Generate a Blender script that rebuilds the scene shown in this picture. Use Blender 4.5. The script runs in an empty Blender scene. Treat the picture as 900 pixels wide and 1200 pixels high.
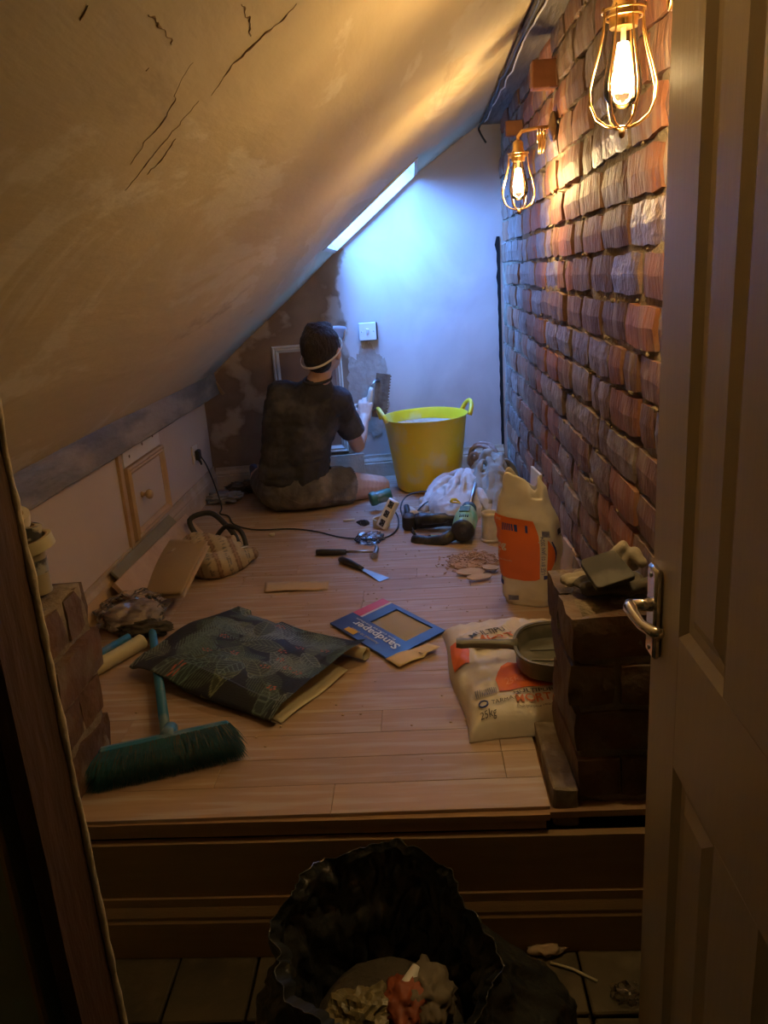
import bpy, bmesh, math, random
from mathutils import Vector, Matrix, noise
from math import sin, cos, pi, sqrt
random.seed(7)
S = bpy.context.scene
COL = S.collection
# ------------------------------------------------------------------ camera
F = 930.0; PPX, PPY = 450.0, 600.0; H = 1.02
def _ray(px, py): return Vector((px - PPX, -(py - PPY), -F))
_down = _ray(665, 3700).normalized()
_fy = _ray(483, 322); _fy = (_fy - _down * _fy.dot(_down)).normalized()
_up = -_down; _rx = _fy.cross(_up)
RW = Matrix((_rx, _fy, _up))
CAM = Vector((0, 0, H))
cd = bpy.data.cameras.new('camera'); cam = bpy.data.objects.new('camera', cd); COL.objects.link(cam)
cd.sensor_fit = 'VERTICAL'; cd.sensor_height = 24; cd.lens = F / 1200 * 24; cd.clip_start = 0.02
cam.matrix_world = Matrix.Translation(CAM) @ RW.to_4x4()
S.camera = cam
# ------------------------------------------------------------------ world (dull blue daylight), exposure
w = bpy.data.worlds.new('sky'); S.world = w; w.use_nodes = True
bg = w.node_tree.nodes['Background']; bg.inputs[0].default_value = (0.10, 0.31, 1.0, 1); bg.inputs[1].default_value = 66.0
S.view_settings.view_transform = 'Standard'; S.view_settings.look = 'None'
S.view_settings.exposure = 0.0; S.view_settings.gamma = 1
S.cycles.max_bounces = 10; S.cycles.diffuse_bounces = 6; S.cycles.transparent_max_bounces = 12
S.cycles.sample_clamp_indirect = 6
BULB_W = 19.0
BULB_COL = (1.0, 0.735, 0.36)

# ------------------------------------------------------------------ pixel -> place helpers (places on real planes)
def on(px, py, ax, val):
    d = RW @ _ray(px, py); t = (val - CAM[ax]) / d[ax]; return CAM + d * t
def G(px, py, z=0.0): return on(px, py, 2, z)
def Y(px, py, y): return on(px, py, 1, y)
BA = math.atan(0.118)
def back_y(x): return 4.103 + 0.118 * x
def BK(px, py, off=0.0):
    d = RW @ _ray(px, py); t = (4.103 - off) / (d[1] - 0.118 * d[0]); return CAM + d * t

# ------------------------------------------------------------------ materials
MATS = {}
def pbr(name, col, col2=None, rough=0.75, metal=0.0, scale=8.0, stretch=(1, 1, 1), bump=0.0, bscale=60.0, contrast=0.5,
        rnd=0.0, dust=0.0, dustcol=(0.62, 0.56, 0.5), dscale=6.0, coat=0.0, detail=6.0):
    m = bpy.data.materials.new(name); m.use_nodes = True; nt = m.node_tree; N = nt.nodes; L = nt.links
    b = N['Principled BSDF']; b.inputs['Roughness'].default_value = rough; b.inputs['Metallic'].default_value = metal
    if coat: b.inputs['Coat Weight'].default_value = coat
    tc = N.new('ShaderNodeTexCoord'); mp = N.new('ShaderNodeMapping'); L.new(tc.outputs['Object'], mp.inputs[0]); mp.inputs['Scale'].default_value = stretch
    if rnd:
        oi = N.new('ShaderNodeObjectInfo'); vm = N.new('ShaderNodeVectorMath'); vm.operation = 'SCALE'
        cb = N.new('ShaderNodeCombineXYZ'); L.new(oi.outputs['Random'], cb.inputs[0]); L.new(oi.outputs['Random'], cb.inputs[1])
        L.new(cb.outputs[0], vm.inputs[0]); vm.inputs['Scale'].default_value = 37.0
        ad = N.new('ShaderNodeVectorMath'); L.new(mp.outputs[0], ad.inputs[0]); L.new(vm.outputs[0], ad.inputs[1]); vec = ad.outputs[0]
    else: vec = mp.outputs[0]
    if col2 is None: col2 = tuple(c * 0.8 for c in col)
    n = N.new('ShaderNodeTexNoise'); n.inputs['Scale'].default_value = scale; n.inputs['Detail'].default_value = detail; L.new(vec, n.inputs['Vector'])
    cr = N.new('ShaderNodeValToRGB'); L.new(n.outputs['Fac'], cr.inputs[0])
    cr.color_ramp.elements[0].position = 0.5 - contrast / 2; cr.color_ramp.elements[0].color = (*col, 1)
    cr.color_ramp.elements[1].position = 0.5 + contrast / 2; cr.color_ramp.elements[1].color = (*col2, 1)
    out = cr.outputs[0]
    if rnd:
        hv = N.new('ShaderNodeHueSaturation'); L.new(out, hv.inputs['Color'])
        ma = N.new('ShaderNodeMath'); ma.operation = 'MULTIPLY_ADD'; L.new(oi.outputs['Random'], ma.inputs[0]); ma.inputs[1].default_value = rnd; ma.inputs[2].default_value = 1 - rnd / 2
        L.new(ma.outputs[0], hv.inputs['Value']); out = hv.outputs[0]
    if dust:
        dn = N.new('ShaderNodeTexNoise'); dn.inputs['Scale'].default_value = dscale; dn.inputs['Detail'].default_value = 8; L.new(vec, dn.inputs['Vector'])
        dr = N.new('ShaderNodeValToRGB'); L.new(dn.outputs['Fac'], dr.inputs[0]); dr.color_ramp.elements[0].position = 0.5; dr.color_ramp.elements[1].position = 0.62
        dr.color_ramp.elements[1].color = (dust, dust, dust, 1)
        mx = N.new('ShaderNodeMixRGB'); L.new(dr.outputs[0], mx.inputs[0]); L.new(out, mx.inputs[1]); mx.inputs[2].default_value = (*dustcol, 1); out = mx.outputs[0]
    L.new(out, b.inputs['Base Color'])
    if bump:
        bn = N.new('ShaderNodeTexNoise'); bn.inputs['Scale'].default_value = bscale; bn.inputs['Detail'].default_value = 8; L.new(vec, bn.inputs['Vector'])
        bp = N.new('ShaderNodeBump'); bp.inputs['Strength'].default_value = bump; bp.inputs['Distance'].default_value = 0.01; L.new(bn.outputs['Fac'], bp.inputs['Height']); L.new(bp.outputs[0], b.inputs['Normal'])
    MATS[name] = m; return m
def attr_mat(name, rough=0.6, bump=0.2, bscale=80):
    m = bpy.data.materials.new(name); m.use_nodes = True; N = m.node_tree.nodes; L = m.node_tree.links; b = N['Principled BSDF']
    a = N.new('ShaderNodeAttribute'); a.attribute_name = 'print'; L.new(a.outputs['Color'], b.inputs['Base Color']); b.inputs['Roughness'].default_value = rough
    if bump:
        bn = N.new('ShaderNodeTexNoise'); bn.inputs['Scale'].default_value = bscale
        bp = N.new('ShaderNodeBump'); bp.inputs['Strength'].default_value = bump; bp.inputs['Distance'].default_value = 0.005; L.new(bn.outputs['Fac'], bp.inputs['Height']); L.new(bp.outputs[0], b.inputs['Normal'])
    return m
def clear_mat(name, tint=(1, 1, 1), gloss=0.12, rough=0.08):
    m = bpy.data.materials.new(name); m.use_nodes = True; N = m.node_tree.nodes; L = m.node_tree.links
    N.remove(N['Principled BSDF']); o = N['Material Output']
    t = N.new('ShaderNodeBsdfTransparent'); t.inputs[0].default_value = (*tint, 1); g = N.new('ShaderNodeBsdfGlossy'); g.inputs['Roughness'].default_value = rough
    lw = N.new('ShaderNodeLayerWeight'); lw.inputs[0].default_value = gloss
    mx = N.new('ShaderNodeMixShader'); L.new(lw.outputs['Fresnel'], mx.inputs[0]); L.new(t.outputs[0], mx.inputs[1]); L.new(g.outputs[0], mx.inputs[2]); L.new(mx.outputs[0], o.inputs[0])
    return m
def emit_mat(name, col, s):
    m = bpy.data.materials.new(name); m.use_nodes = True; b = m.node_tree.nodes['Principled BSDF']; b.inputs['Base Color'].default_value = (*col, 1)
    b.inputs['Emission Color'].default_value = (*col, 1); b.inputs['Emission Strength'].default_value = s; return m

# ------------------------------------------------------------------ mesh helpers
def mesh_of(bm, name): 
    bmesh.ops.recalc_face_normals(bm, faces=bm.faces) if name != '_raw' else None
    me = bpy.data.meshes.new(name); bm.to_mesh(me); bm.free(); return me
def obj(name, bm, m, parent=None, smooth=False, loc=None, rot=None, label=None, kind=None):
    me = bm if isinstance(bm, bpy.types.Mesh) else mesh_of(bm, name)
    if smooth is True: me.shade_smooth()
    elif smooth: me.shade_smooth(); me.set_sharp_from_angle(angle=smooth)
    o = bpy.data.objects.new(name, me); COL.objects.link(o)
    for mm in (m if isinstance(m, (list, tuple)) else [m]):
        if mm and not me.materials.get(mm.name): me.materials.append(mm)
    if parent: o.parent = parent
    if loc: o.location = loc
    if rot: o.rotation_euler = rot
    if label: o['label'] = label
    if kind: o['kind'] = kind
    return o
def thing(name, label, cat, loc=(0, 0, 0), rotz=0, group=None, rot=None):
    o = bpy.data.objects.new(name, None); COL.objects.link(o); o.empty_display_size = 0.02; o.location = loc; o.rotation_euler = rot or (0, 0, rotz)
    o['label'] = label; o['category'] = cat
    if group: o['group'] = group
    return o
def tag(o, label, cat, group=None):
    o['label'] = label; o['category'] = cat
    if group: o['group'] = group
    return o
def struct(name, bm, m, parent=None, smooth=False, label=None):
    o = obj(name, bm, m, parent, smooth)
    if not parent: o['kind'] = 'structure'
    if label: o['label'] = label
    return o
def NB(): return bmesh.new()
def box(bm, c, s, rot=None, bev=0.0):
    r = bmesh.ops.create_cube(bm, size=1); vs = r['verts']
    bmesh.ops.scale(bm, vec=s, verts=vs)
    if bev:
        es = list({e for v in vs for e in v.link_edges}); q = bmesh.ops.bevel(bm, geom=es, offset=bev, segments=1, affect='EDGES'); vs = list({v for f in q['faces'] for v in f.verts})
    if rot is not None: bmesh.ops.transform(bm, matrix=(rot if isinstance(rot, Matrix) else Matrix.Rotation(rot, 4, 'Z')), verts=vs)
    bmesh.ops.translate(bm, vec=c, verts=vs); return vs
def frames(pts):
    T = []
    for i in range(len(pts)):
        a = pts[max(0, i - 1)]; b = pts[min(len(pts) - 1, i + 1)]; T.append((b - a).normalized())
    n = T[0].orthogonal().normalized(); out = []
    for t in T:
        n = (n - t * n.dot(t)); n = n.normalized() if n.length > 1e-6 else t.orthogonal().normalized(); out.append((n.copy(), t.cross(n)))
    return out
def tube(bm, pts, r, n=8, caps=True, closed=False):
    pts = [Vector(p) for p in pts]
    if closed: pts = pts + [pts[0], pts[1]]
    fr = frames(pts); rr = r if isinstance(r, (list, tuple)) else [r] * len(pts); rings = []
    if closed: pts = pts[:-1]
    for i, p in enumerate(pts):
        a, b = fr[i]; rings.append([bm.verts.new(p + (a * cos(2 * pi * k / n) + b * sin(2 * pi * k / n)) * rr[min(i, len(rr) - 1)]) for k in range(n)])
    for i in range(len(rings) - 1):
        for k in range(n): bm.faces.new((rings[i][k], rings[i][(k + 1) % n], rings[i + 1][(k + 1) % n], rings[i + 1][k]))
    if caps and not closed: bm.faces.new(rings[0][::-1]); bm.faces.new(rings[-1])
    return rings
def lathe(bm, prof, n=32, M=None, sx=1, sy=1, cap0=True, cap1=True):
    rings = []
    for r, z in prof:
        vs = []
        for k in range(n):
            v = Vector((r * cos(2 * pi * k / n) * sx, r * sin(2 * pi * k / n) * sy, z)); vs.append(bm.verts.new(M @ v if M else v))
        rings.append(vs)
    for i in range(len(rings) - 1):
        for k in range(n): bm.faces.new((rings[i][k], rings[i][(k + 1) % n], rings[i + 1][(k + 1) % n], rings[i + 1][k]))
    if cap0: bm.faces.new(rings[0][::-1])
    if cap1: bm.faces.new(rings[-1])
    return rings
def aim(a, b):
    a, b = Vector(a), Vector(b); return Matrix.Translation(a) @ (b - a).to_track_quat('Z', 'Y').to_matrix().to_4x4()
def grid(bm, fn, nu, nv, wrap=False):
    V = [[bm.verts.new(fn(i / nu, j / nv)) for j in range(nv + 1)] for i in range(nu + (0 if wrap else 1))]
    k = len(V)
    for i in range(nu):
        for j in range(nv): bm.faces.new((V[i][j], V[(i + 1) % k][j], V[(i + 1) % k][j + 1], V[i][j + 1]))
    return V
def sheet(fn, nu, nv, th):
    bm = NB(); grid(bm, fn, nu, nv); bm.normal_update()
    r = bmesh.ops.solidify(bm, geom=bm.faces[:], thickness=th); return bm
def prism(bm, poly, z0, z1, M=None):
    f = lambda x, y, z: (M @ Vector((x, y, z))) if M else Vector((x, y, z))
    a = [bm.verts.new(f(x, y, z0)) for x, y in poly]; b = [bm.verts.new(f(x, y, z1)) for x, y in poly]
    n = len(poly)
    bm.faces.new(a[::-1]); bm.faces.new(b)
    for i in range(n): bm.faces.new((a[i], a[(i + 1) % n], b[(i + 1) % n], b[i]))
def sph(bm, c, r, sub=2, M=None):
    q = bmesh.ops.create_icosphere(bm, subdivisions=sub, radius=1); vs = q['verts']
    if isinstance(r, (int, float)): r = (r, r, r)
    bmesh.ops.scale(bm, vec=r, verts=vs)
    if M is not None: bmesh.ops.transform(bm, matrix=M, verts=vs)
    bmesh.ops.translate(bm, vec=c, verts=vs); return vs
def cap(bm, a, b, ra, rb, sub=2, flat=None):
    a, b = Vector(a), Vector(b); n = max(2, int((b - a).length / (0.45 * max(min(ra, rb), 0.004))) + 1)
    for i in range(n + 1):
        t = i / n; r = ra + (rb - ra) * t; sph(bm, a.lerp(b, t), r if not flat else (r * flat[0], r * flat[1], r * flat[2]), sub)
def bake(bm, voxel, smooth=4, disp=None, name='b', cut=None):
    me = mesh_of(bm, name); o = bpy.data.objects.new('_tmp', me); COL.objects.link(o)
    m = o.modifiers.new('r', 'REMESH'); m.mode = 'VOXEL'; m.voxel_size = voxel
    if smooth: s = o.modifiers.new('s', 'SMOOTH'); s.factor = 0.5; s.iterations = smooth
    dg = bpy.context.evaluated_depsgraph_get(); dg.update(); out = bpy.data.meshes.new_from_object(o.evaluated_get(dg)); out.name = name
    bpy.data.objects.remove(o); 
    if disp:
        ns = [v.normal.copy() for v in out.vertices]
        for v, nn in zip(out.vertices, ns): v.co = v.co + nn * disp(v.co)
    return out
def fbm(p, s, oct=3):
    p = Vector(p) * s; a = 0; k = 1
    for i in range(oct): a += noise.noise(p) * k; p = p * 2.03; k *= 0.5
    return a
def poly_round(x0, y0, x1, y1, r, n=5):
    P = []
    for cx, cy, a0 in ((x1 - r, y1 - r, 0), (x0 + r, y1 - r, pi / 2), (x0 + r, y0 + r, pi), (x1 - r, y0 + r, 1.5 * pi)):
        for k in range(n + 1): a = a0 + k / n * pi / 2; P.append((cx + r * cos(a), cy + r * sin(a)))
    return P
_tc = {}
def text_geo(s, bold=False):
    if s in _tc: return _tc[s]
    c = bpy.data.curves.new('t', 'FONT'); c.body = s; c.size = 1; c.resolution_u = 2
    if bold: c.offset = 0.02
    o = bpy.data.objects.new('_t', c); COL.objects.link(o); dg = bpy.context.evaluated_depsgraph_get(); dg.update()
    me = bpy.data.meshes.new_from_object(o.evaluated_get(dg)); bpy.data.objects.remove(o)
    vs = [v.co.copy() for v in me.vertices]; fs = [tuple(p.vertices) for p in me.polygons]; bpy.data.meshes.remove(me)
    x0 = min(v.x for v in vs); x1 = max(v.x for v in vs); y1 = max(v.y for v in vs)
    vs = [((v.x - x0) / (x1 - x0), v.y / y1) for v in vs]
    _tc[s] = (vs, fs); return _tc[s]
def print_text(bm, s, fn, u0, v0, u1, v1, flip=False, rot=None, bold=False):
    vs, fs = text_geo(s, bold); out = []
    for x, y in vs:
        if flip: x, y = 1 - x, 1 - y
        if rot == 90: x, y = 1 - y, x
        if rot == -90: x, y = y, 1 - x
        out.append(bm.verts.new(fn(u0 + (u1 - u0) * x, v0 + (v1 - v0) * y)))
    for f in fs:
        try: bm.faces.new([out[i] for i in f])
        except ValueError: pass
def print_poly(bm, pts, fn, n=10):
    """filled convex-ish polygon mapped on a surface, as a fan grid so that it follows the curve"""
    cx = sum(p[0] for p in pts) / len(pts); cy = sum(p[1] for p in pts) / len(pts); rings = []
    D = []
    for i in range(len(pts)):
        a, b = pts[i], pts[(i + 1) % len(pts)]
        for k in range(4): t = k / 4; D.append((a[0] + (b[0] - a[0]) * t, a[1] + (b[1] - a[1]) * t))
    c = bm.verts.new(fn(cx, cy)); prev = None
    for j in range(1, n + 1):
        t = j / n; ring = [bm.verts.new(fn(cx + (x - cx) * t, cy + (y - cy) * t)) for x, y in D]; m = len(ring)
        for k in range(m):
            if prev is None: bm.faces.new((c, ring[k], ring[(k + 1) % m]))
            else: bm.faces.new((prev[k], ring[k], ring[(k + 1) % m], prev[(k + 1) % m]))
        prev = ring
def off(fn, d):
    """surface fn pushed out along its normal by d"""
    e = 0.004
    def g(u, v):
        p = fn(u, v); a = fn(min(u + e, 1), v) - fn(max(u - e, 0), v); b = fn(u, min(v + e, 1)) - fn(u, max(v - e, 0)); n = a.cross(b)
        return p + (n.normalized() * d if n.length > 1e-9 else Vector((0, 0, d)))
    return g
#MATERIALS
plaster_warm = pbr('plaster_warm', (0.60, 0.49, 0.36), (0.46, 0.36, 0.25), rough=0.85, scale=2.2, stretch=(1, 0.5, 1), bump=0.25, bscale=14, contrast=0.4)
pine = pbr('pine', (0.36, 0.235, 0.115), (0.29, 0.18, 0.085), scale=6, stretch=(1, 8, 8), bump=0.1, rough=0.6)
pine_trim = pbr('pine_trim', (0.58, 0.40, 0.22), (0.46, 0.29, 0.15), scale=5, stretch=(3, 3, 3), bump=0.08, rough=0.55)
bare_ply = pbr('bare_ply', (0.42, 0.26, 0.14), (0.30, 0.17, 0.09), scale=4, stretch=(1, 6, 6), bump=0.15, rough=0.8)
laminate = pbr('laminate', (0.44, 0.305, 0.215), (0.37, 0.25, 0.17), rough=0.48, scale=5, stretch=(1.2, 14, 1), bump=0.03, bscale=40, rnd=0.16, contrast=0.5, dust=0.5, dustcol=(0.52, 0.46, 0.43), dscale=3.0)
mortar = pbr('mortar', (0.30, 0.24, 0.17), (0.17, 0.13, 0.09), rough=0.95, scale=18, bump=0.9, bscale=55)
bricks_m = [pbr('brick_red', (0.33, 0.125, 0.06), (0.17, 0.07, 0.038), rough=0.62, scale=16, stretch=(1, 1.6, 0.5), bump=0.7, bscale=45, rnd=0.4, dust=0.35, dustcol=(0.36, 0.27, 0.20), dscale=14),
            pbr('brick_brown', (0.22, 0.105, 0.06), (0.11, 0.055, 0.035), rough=0.6, scale=16, stretch=(1, 1.6, 0.5), bump=0.8, bscale=50, rnd=0.5, dust=0.45, dustcol=(0.38, 0.31, 0.25), dscale=12),
            pbr('brick_grey', (0.23, 0.15, 0.12), (0.13, 0.08, 0.06), rough=0.45, scale=20, bump=0.8, bscale=40, rnd=0.4, dust=0.6, dustcol=(0.34, 0.30, 0.27), dscale=16),
            pbr('shaded_brick', (0.17, 0.085, 0.045), (0.08, 0.045, 0.028), rough=0.7, scale=10, bump=0.9, bscale=30, rnd=0.5, dust=0.5, dustcol=(0.20, 0.16, 0.11), dscale=9)]  # last one: darker brick copy, the shade on the stubs put into its colour
knee_pl = pbr('knee_plaster', (0.60, 0.49, 0.38), (0.55, 0.44, 0.34), rough=0.85, scale=3, bump=0.12, bscale=25, dust=0.3, dustcol=(0.62, 0.52, 0.44), dscale=2)
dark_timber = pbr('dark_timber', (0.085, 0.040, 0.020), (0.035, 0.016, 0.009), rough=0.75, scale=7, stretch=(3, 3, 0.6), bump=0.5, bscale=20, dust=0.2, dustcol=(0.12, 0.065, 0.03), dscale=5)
grey_timber = pbr('grey_timber', (0.16, 0.13, 0.10), (0.08, 0.065, 0.05), rough=0.7, scale=10, stretch=(4, 0.6, 4), bump=0.5, bscale=20, dust=0.4, dustcol=(0.34, 0.30, 0.26), dscale=4)
red_timber = pbr('red_timber', (0.30, 0.11, 0.04), (0.20, 0.07, 0.03), rough=0.6, scale=12, bump=0.2)
door_paint = pbr('door_paint', (0.50, 0.43, 0.33), (0.46, 0.39, 0.295), rough=0.45, scale=4, stretch=(3, 3, 0.4), bump=0.05, bscale=30)
cream = pbr('cream_paint', (0.72, 0.66, 0.55), (0.65, 0.58, 0.47), rough=0.5, scale=6)
white_pl = pbr('white_plastic', (0.80, 0.80, 0.78), (0.76, 0.76, 0.74), rough=0.35)
black_pl = pbr('black_plastic', (0.018, 0.018, 0.02), (0.03, 0.03, 0.03), rough=0.4, bump=0.1, dust=0.3, dustcol=(0.2, 0.19, 0.18), dscale=20)
black_rub = pbr('black_rubber', (0.02, 0.02, 0.02), (0.035, 0.035, 0.035), rough=0.55)
chrome = pbr('chrome', (0.75, 0.72, 0.70), (0.68, 0.66, 0.64), rough=0.16, metal=1.0)
steel = pbr('steel', (0.55, 0.55, 0.56), (0.35, 0.35, 0.36), rough=0.35, metal=1.0, scale=20, dust=0.6, dustcol=(0.5, 0.47, 0.43), dscale=15)
rust_steel = pbr('rusty_steel', (0.12, 0.075, 0.05), (0.24, 0.17, 0.11), rough=0.7, metal=0.2, scale=25, bump=0.4, contrast=0.3)
brass = pbr('brass', (0.75, 0.50, 0.22), (0.6, 0.38, 0.15), rough=0.28, metal=1.0)
bronze = pbr('bronze', (0.22, 0.13, 0.06), (0.14, 0.08, 0.04), rough=0.4, metal=0.8)
skin = pbr('skin', (0.62, 0.38, 0.27), (0.54, 0.32, 0.22), rough=0.55, scale=12, bump=0.06, bscale=90, dust=0.25, dustcol=(0.66, 0.56, 0.48), dscale=7)
hair_m = pbr('hair', (0.022, 0.015, 0.012), (0.05, 0.035, 0.026), rough=0.55, scale=60, stretch=(3, 3, 0.4), bump=1.0, bscale=160)
tee_m = pbr('tee_fabric', (0.035, 0.034, 0.040), (0.055, 0.052, 0.06), rough=0.95, scale=9, bump=0.3, bscale=70, dust=0.30, dustcol=(0.20, 0.19, 0.19), dscale=7)
denim = pbr('denim', (0.10, 0.09, 0.085), (0.15, 0.135, 0.125), rough=0.95, scale=14, bump=0.5, bscale=90, dust=0.6, dustcol=(0.33, 0.28, 0.24), dscale=6)
yellow = pbr('yellow_rubber', (0.86, 0.62, 0.015), (0.80, 0.56, 0.015), rough=0.42, scale=5, bump=0.05, dust=0.55, dustcol=(0.70, 0.64, 0.36), dscale=9)
wetplaster = pbr('splashed_plaster', (0.62, 0.53, 0.42), (0.72, 0.64, 0.52), rough=0.8, scale=14, bump=0.6, bscale=30)
cloth_w = pbr('white_cloth', (0.62, 0.60, 0.56), (0.52, 0.49, 0.45), rough=0.9, scale=9, bump=0.3, bscale=60)
cloth_g = pbr('grey_cloth', (0.34, 0.32, 0.26), (0.24, 0.22, 0.18), rough=0.9, scale=9, bump=0.3, bscale=60)
green_pl = pbr('green_plastic', (0.25, 0.55, 0.30), (0.22, 0.48, 0.26), rough=0.4, dust=0.4, dscale=18)
teal_pl = pbr('dark_green_plastic', (0.03, 0.14, 0.11), (0.04, 0.18, 0.14), rough=0.4, dust=0.3, dscale=20)
pot_m = pbr('dusty_pot', (0.62, 0.56, 0.48), (0.50, 0.44, 0.37), rough=0.8, scale=20, bump=0.3, contrast=0.3)
paper_m = pbr('brown_paper', (0.38, 0.27, 0.14), (0.33, 0.23, 0.12), rough=0.85, scale=8, bump=0.08)
card_m = pbr('cardboard', (0.50, 0.36, 0.22), (0.44, 0.31, 0.18), rough=0.85, scale=8, bump=0.1)
sack_m = pbr('sack_paper', (0.74, 0.69, 0.61), (0.64, 0.58, 0.49), rough=0.5, scale=6, bump=0.25, bscale=22, dust=0.35, dustcol=(0.5, 0.42, 0.33), dscale=7)
orange_m = pbr('orange_print', (0.78, 0.17, 0.035), (0.70, 0.145, 0.03), rough=0.5, scale=6)
blue_m = pbr('blue_print', (0.03, 0.06, 0.30), (0.025, 0.05, 0.24), rough=0.5)
ink_m = pbr('dark_ink', (0.05, 0.045, 0.06), (0.07, 0.06, 0.07), rough=0.6)
grey_ink = pbr('grey_ink', (0.28, 0.28, 0.31), (0.24, 0.24, 0.27), rough=0.6)
orange_ink = pbr('orange_ink', (0.60, 0.15, 0.05), (0.52, 0.13, 0.05), rough=0.6)
pale_ink = pbr('pale_ink', (0.72, 0.62, 0.52), (0.68, 0.58, 0.48), rough=0.6)
pale_or = pbr('faint_orange_ink', (0.82, 0.30, 0.16), (0.80, 0.28, 0.15), rough=0.6)
pan_m = pbr('dustpan_plastic', (0.15, 0.145, 0.11), (0.12, 0.115, 0.09), rough=0.38, dust=0.5, dustcol=(0.32, 0.28, 0.22), dscale=9)
broom_blue = pbr('broom_blue', (0.03, 0.20, 0.38), (0.03, 0.16, 0.30), rough=0.4, dust=0.5, dustcol=(0.22, 0.27, 0.30), dscale=14)
bristle_m = pbr('teal_bristle', (0.012, 0.105, 0.12), (0.005, 0.035, 0.042), rough=0.6, scale=8)
brown_brist = pbr('dusty_bristle', (0.06, 0.06, 0.045), (0.09, 0.085, 0.06), rough=0.7, scale=8)
cream_tube = pbr('cream_tube', (0.62, 0.56, 0.36), (0.56, 0.50, 0.31), rough=0.5)
stone_m = pbr('stone_tile', (0.12, 0.095, 0.052), (0.05, 0.04, 0.024), rough=0.6, scale=9, bump=0.4, bscale=30, rnd=0.5, dust=0.35, dustcol=(0.26, 0.20, 0.12), dscale=8)
binbag_m = pbr('bin_bag', (0.022, 0.024, 0.022), (0.035, 0.037, 0.033), rough=0.30, bump=0.7, bscale=34, coat=0.4)
chip_m = pbr('wood_chip', (0.52, 0.34, 0.22), (0.32, 0.19, 0.12), rough=0.85, scale=30)
flake_m = pbr('plaster_flake', (0.56, 0.42, 0.28), (0.46, 0.33, 0.21), rough=0.85, scale=20)
patch_m = pbr('old_plaster', (0.46, 0.38, 0.31), (0.34, 0.27, 0.21), rough=0.9, scale=12, bump=0.6, bscale=30, contrast=0.3, dust=0.4, dscale=12)
glove_m = pbr('dirty_glove', (0.42, 0.37, 0.29), (0.30, 0.25, 0.19), rough=0.9, scale=20, bump=0.4)
slate_m = pbr('slate_glass', (0.07, 0.07, 0.07), (0.10, 0.10, 0.095), rough=0.10, scale=10, dust=0.3, dustcol=(0.3, 0.29, 0.27), dscale=9)
green_board = pbr('green_board', (0.24, 0.22, 0.15), (0.19, 0.17, 0.12), rough=0.85, scale=6, bump=0.15)
pink_board = pbr('pink_board', (0.52, 0.38, 0.28), (0.42, 0.29, 0.21), rough=0.85, scale=14, bump=0.4, bscale=40)
plastic_clear = clear_mat('clear_plastic', (0.97, 0.96, 0.95), 0.35, 0.10)
glass_m = clear_mat('bulb_glass', (1.0, 0.93, 0.80), 0.25, 0.03)
pane_m = clear_mat('pane_glass', (0.97, 0.99, 1.0), 0.15, 0.02)
shade_m = pbr('shade_black', (0.01, 0.009, 0.008), rough=1.0)  # near-black colour standing in for the shade inside gaps
landing_pl = pbr('landing_plaster', (0.36, 0.38, 0.25), (0.28, 0.30, 0.19), rough=0.85, scale=4, bump=0.1)

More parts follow.
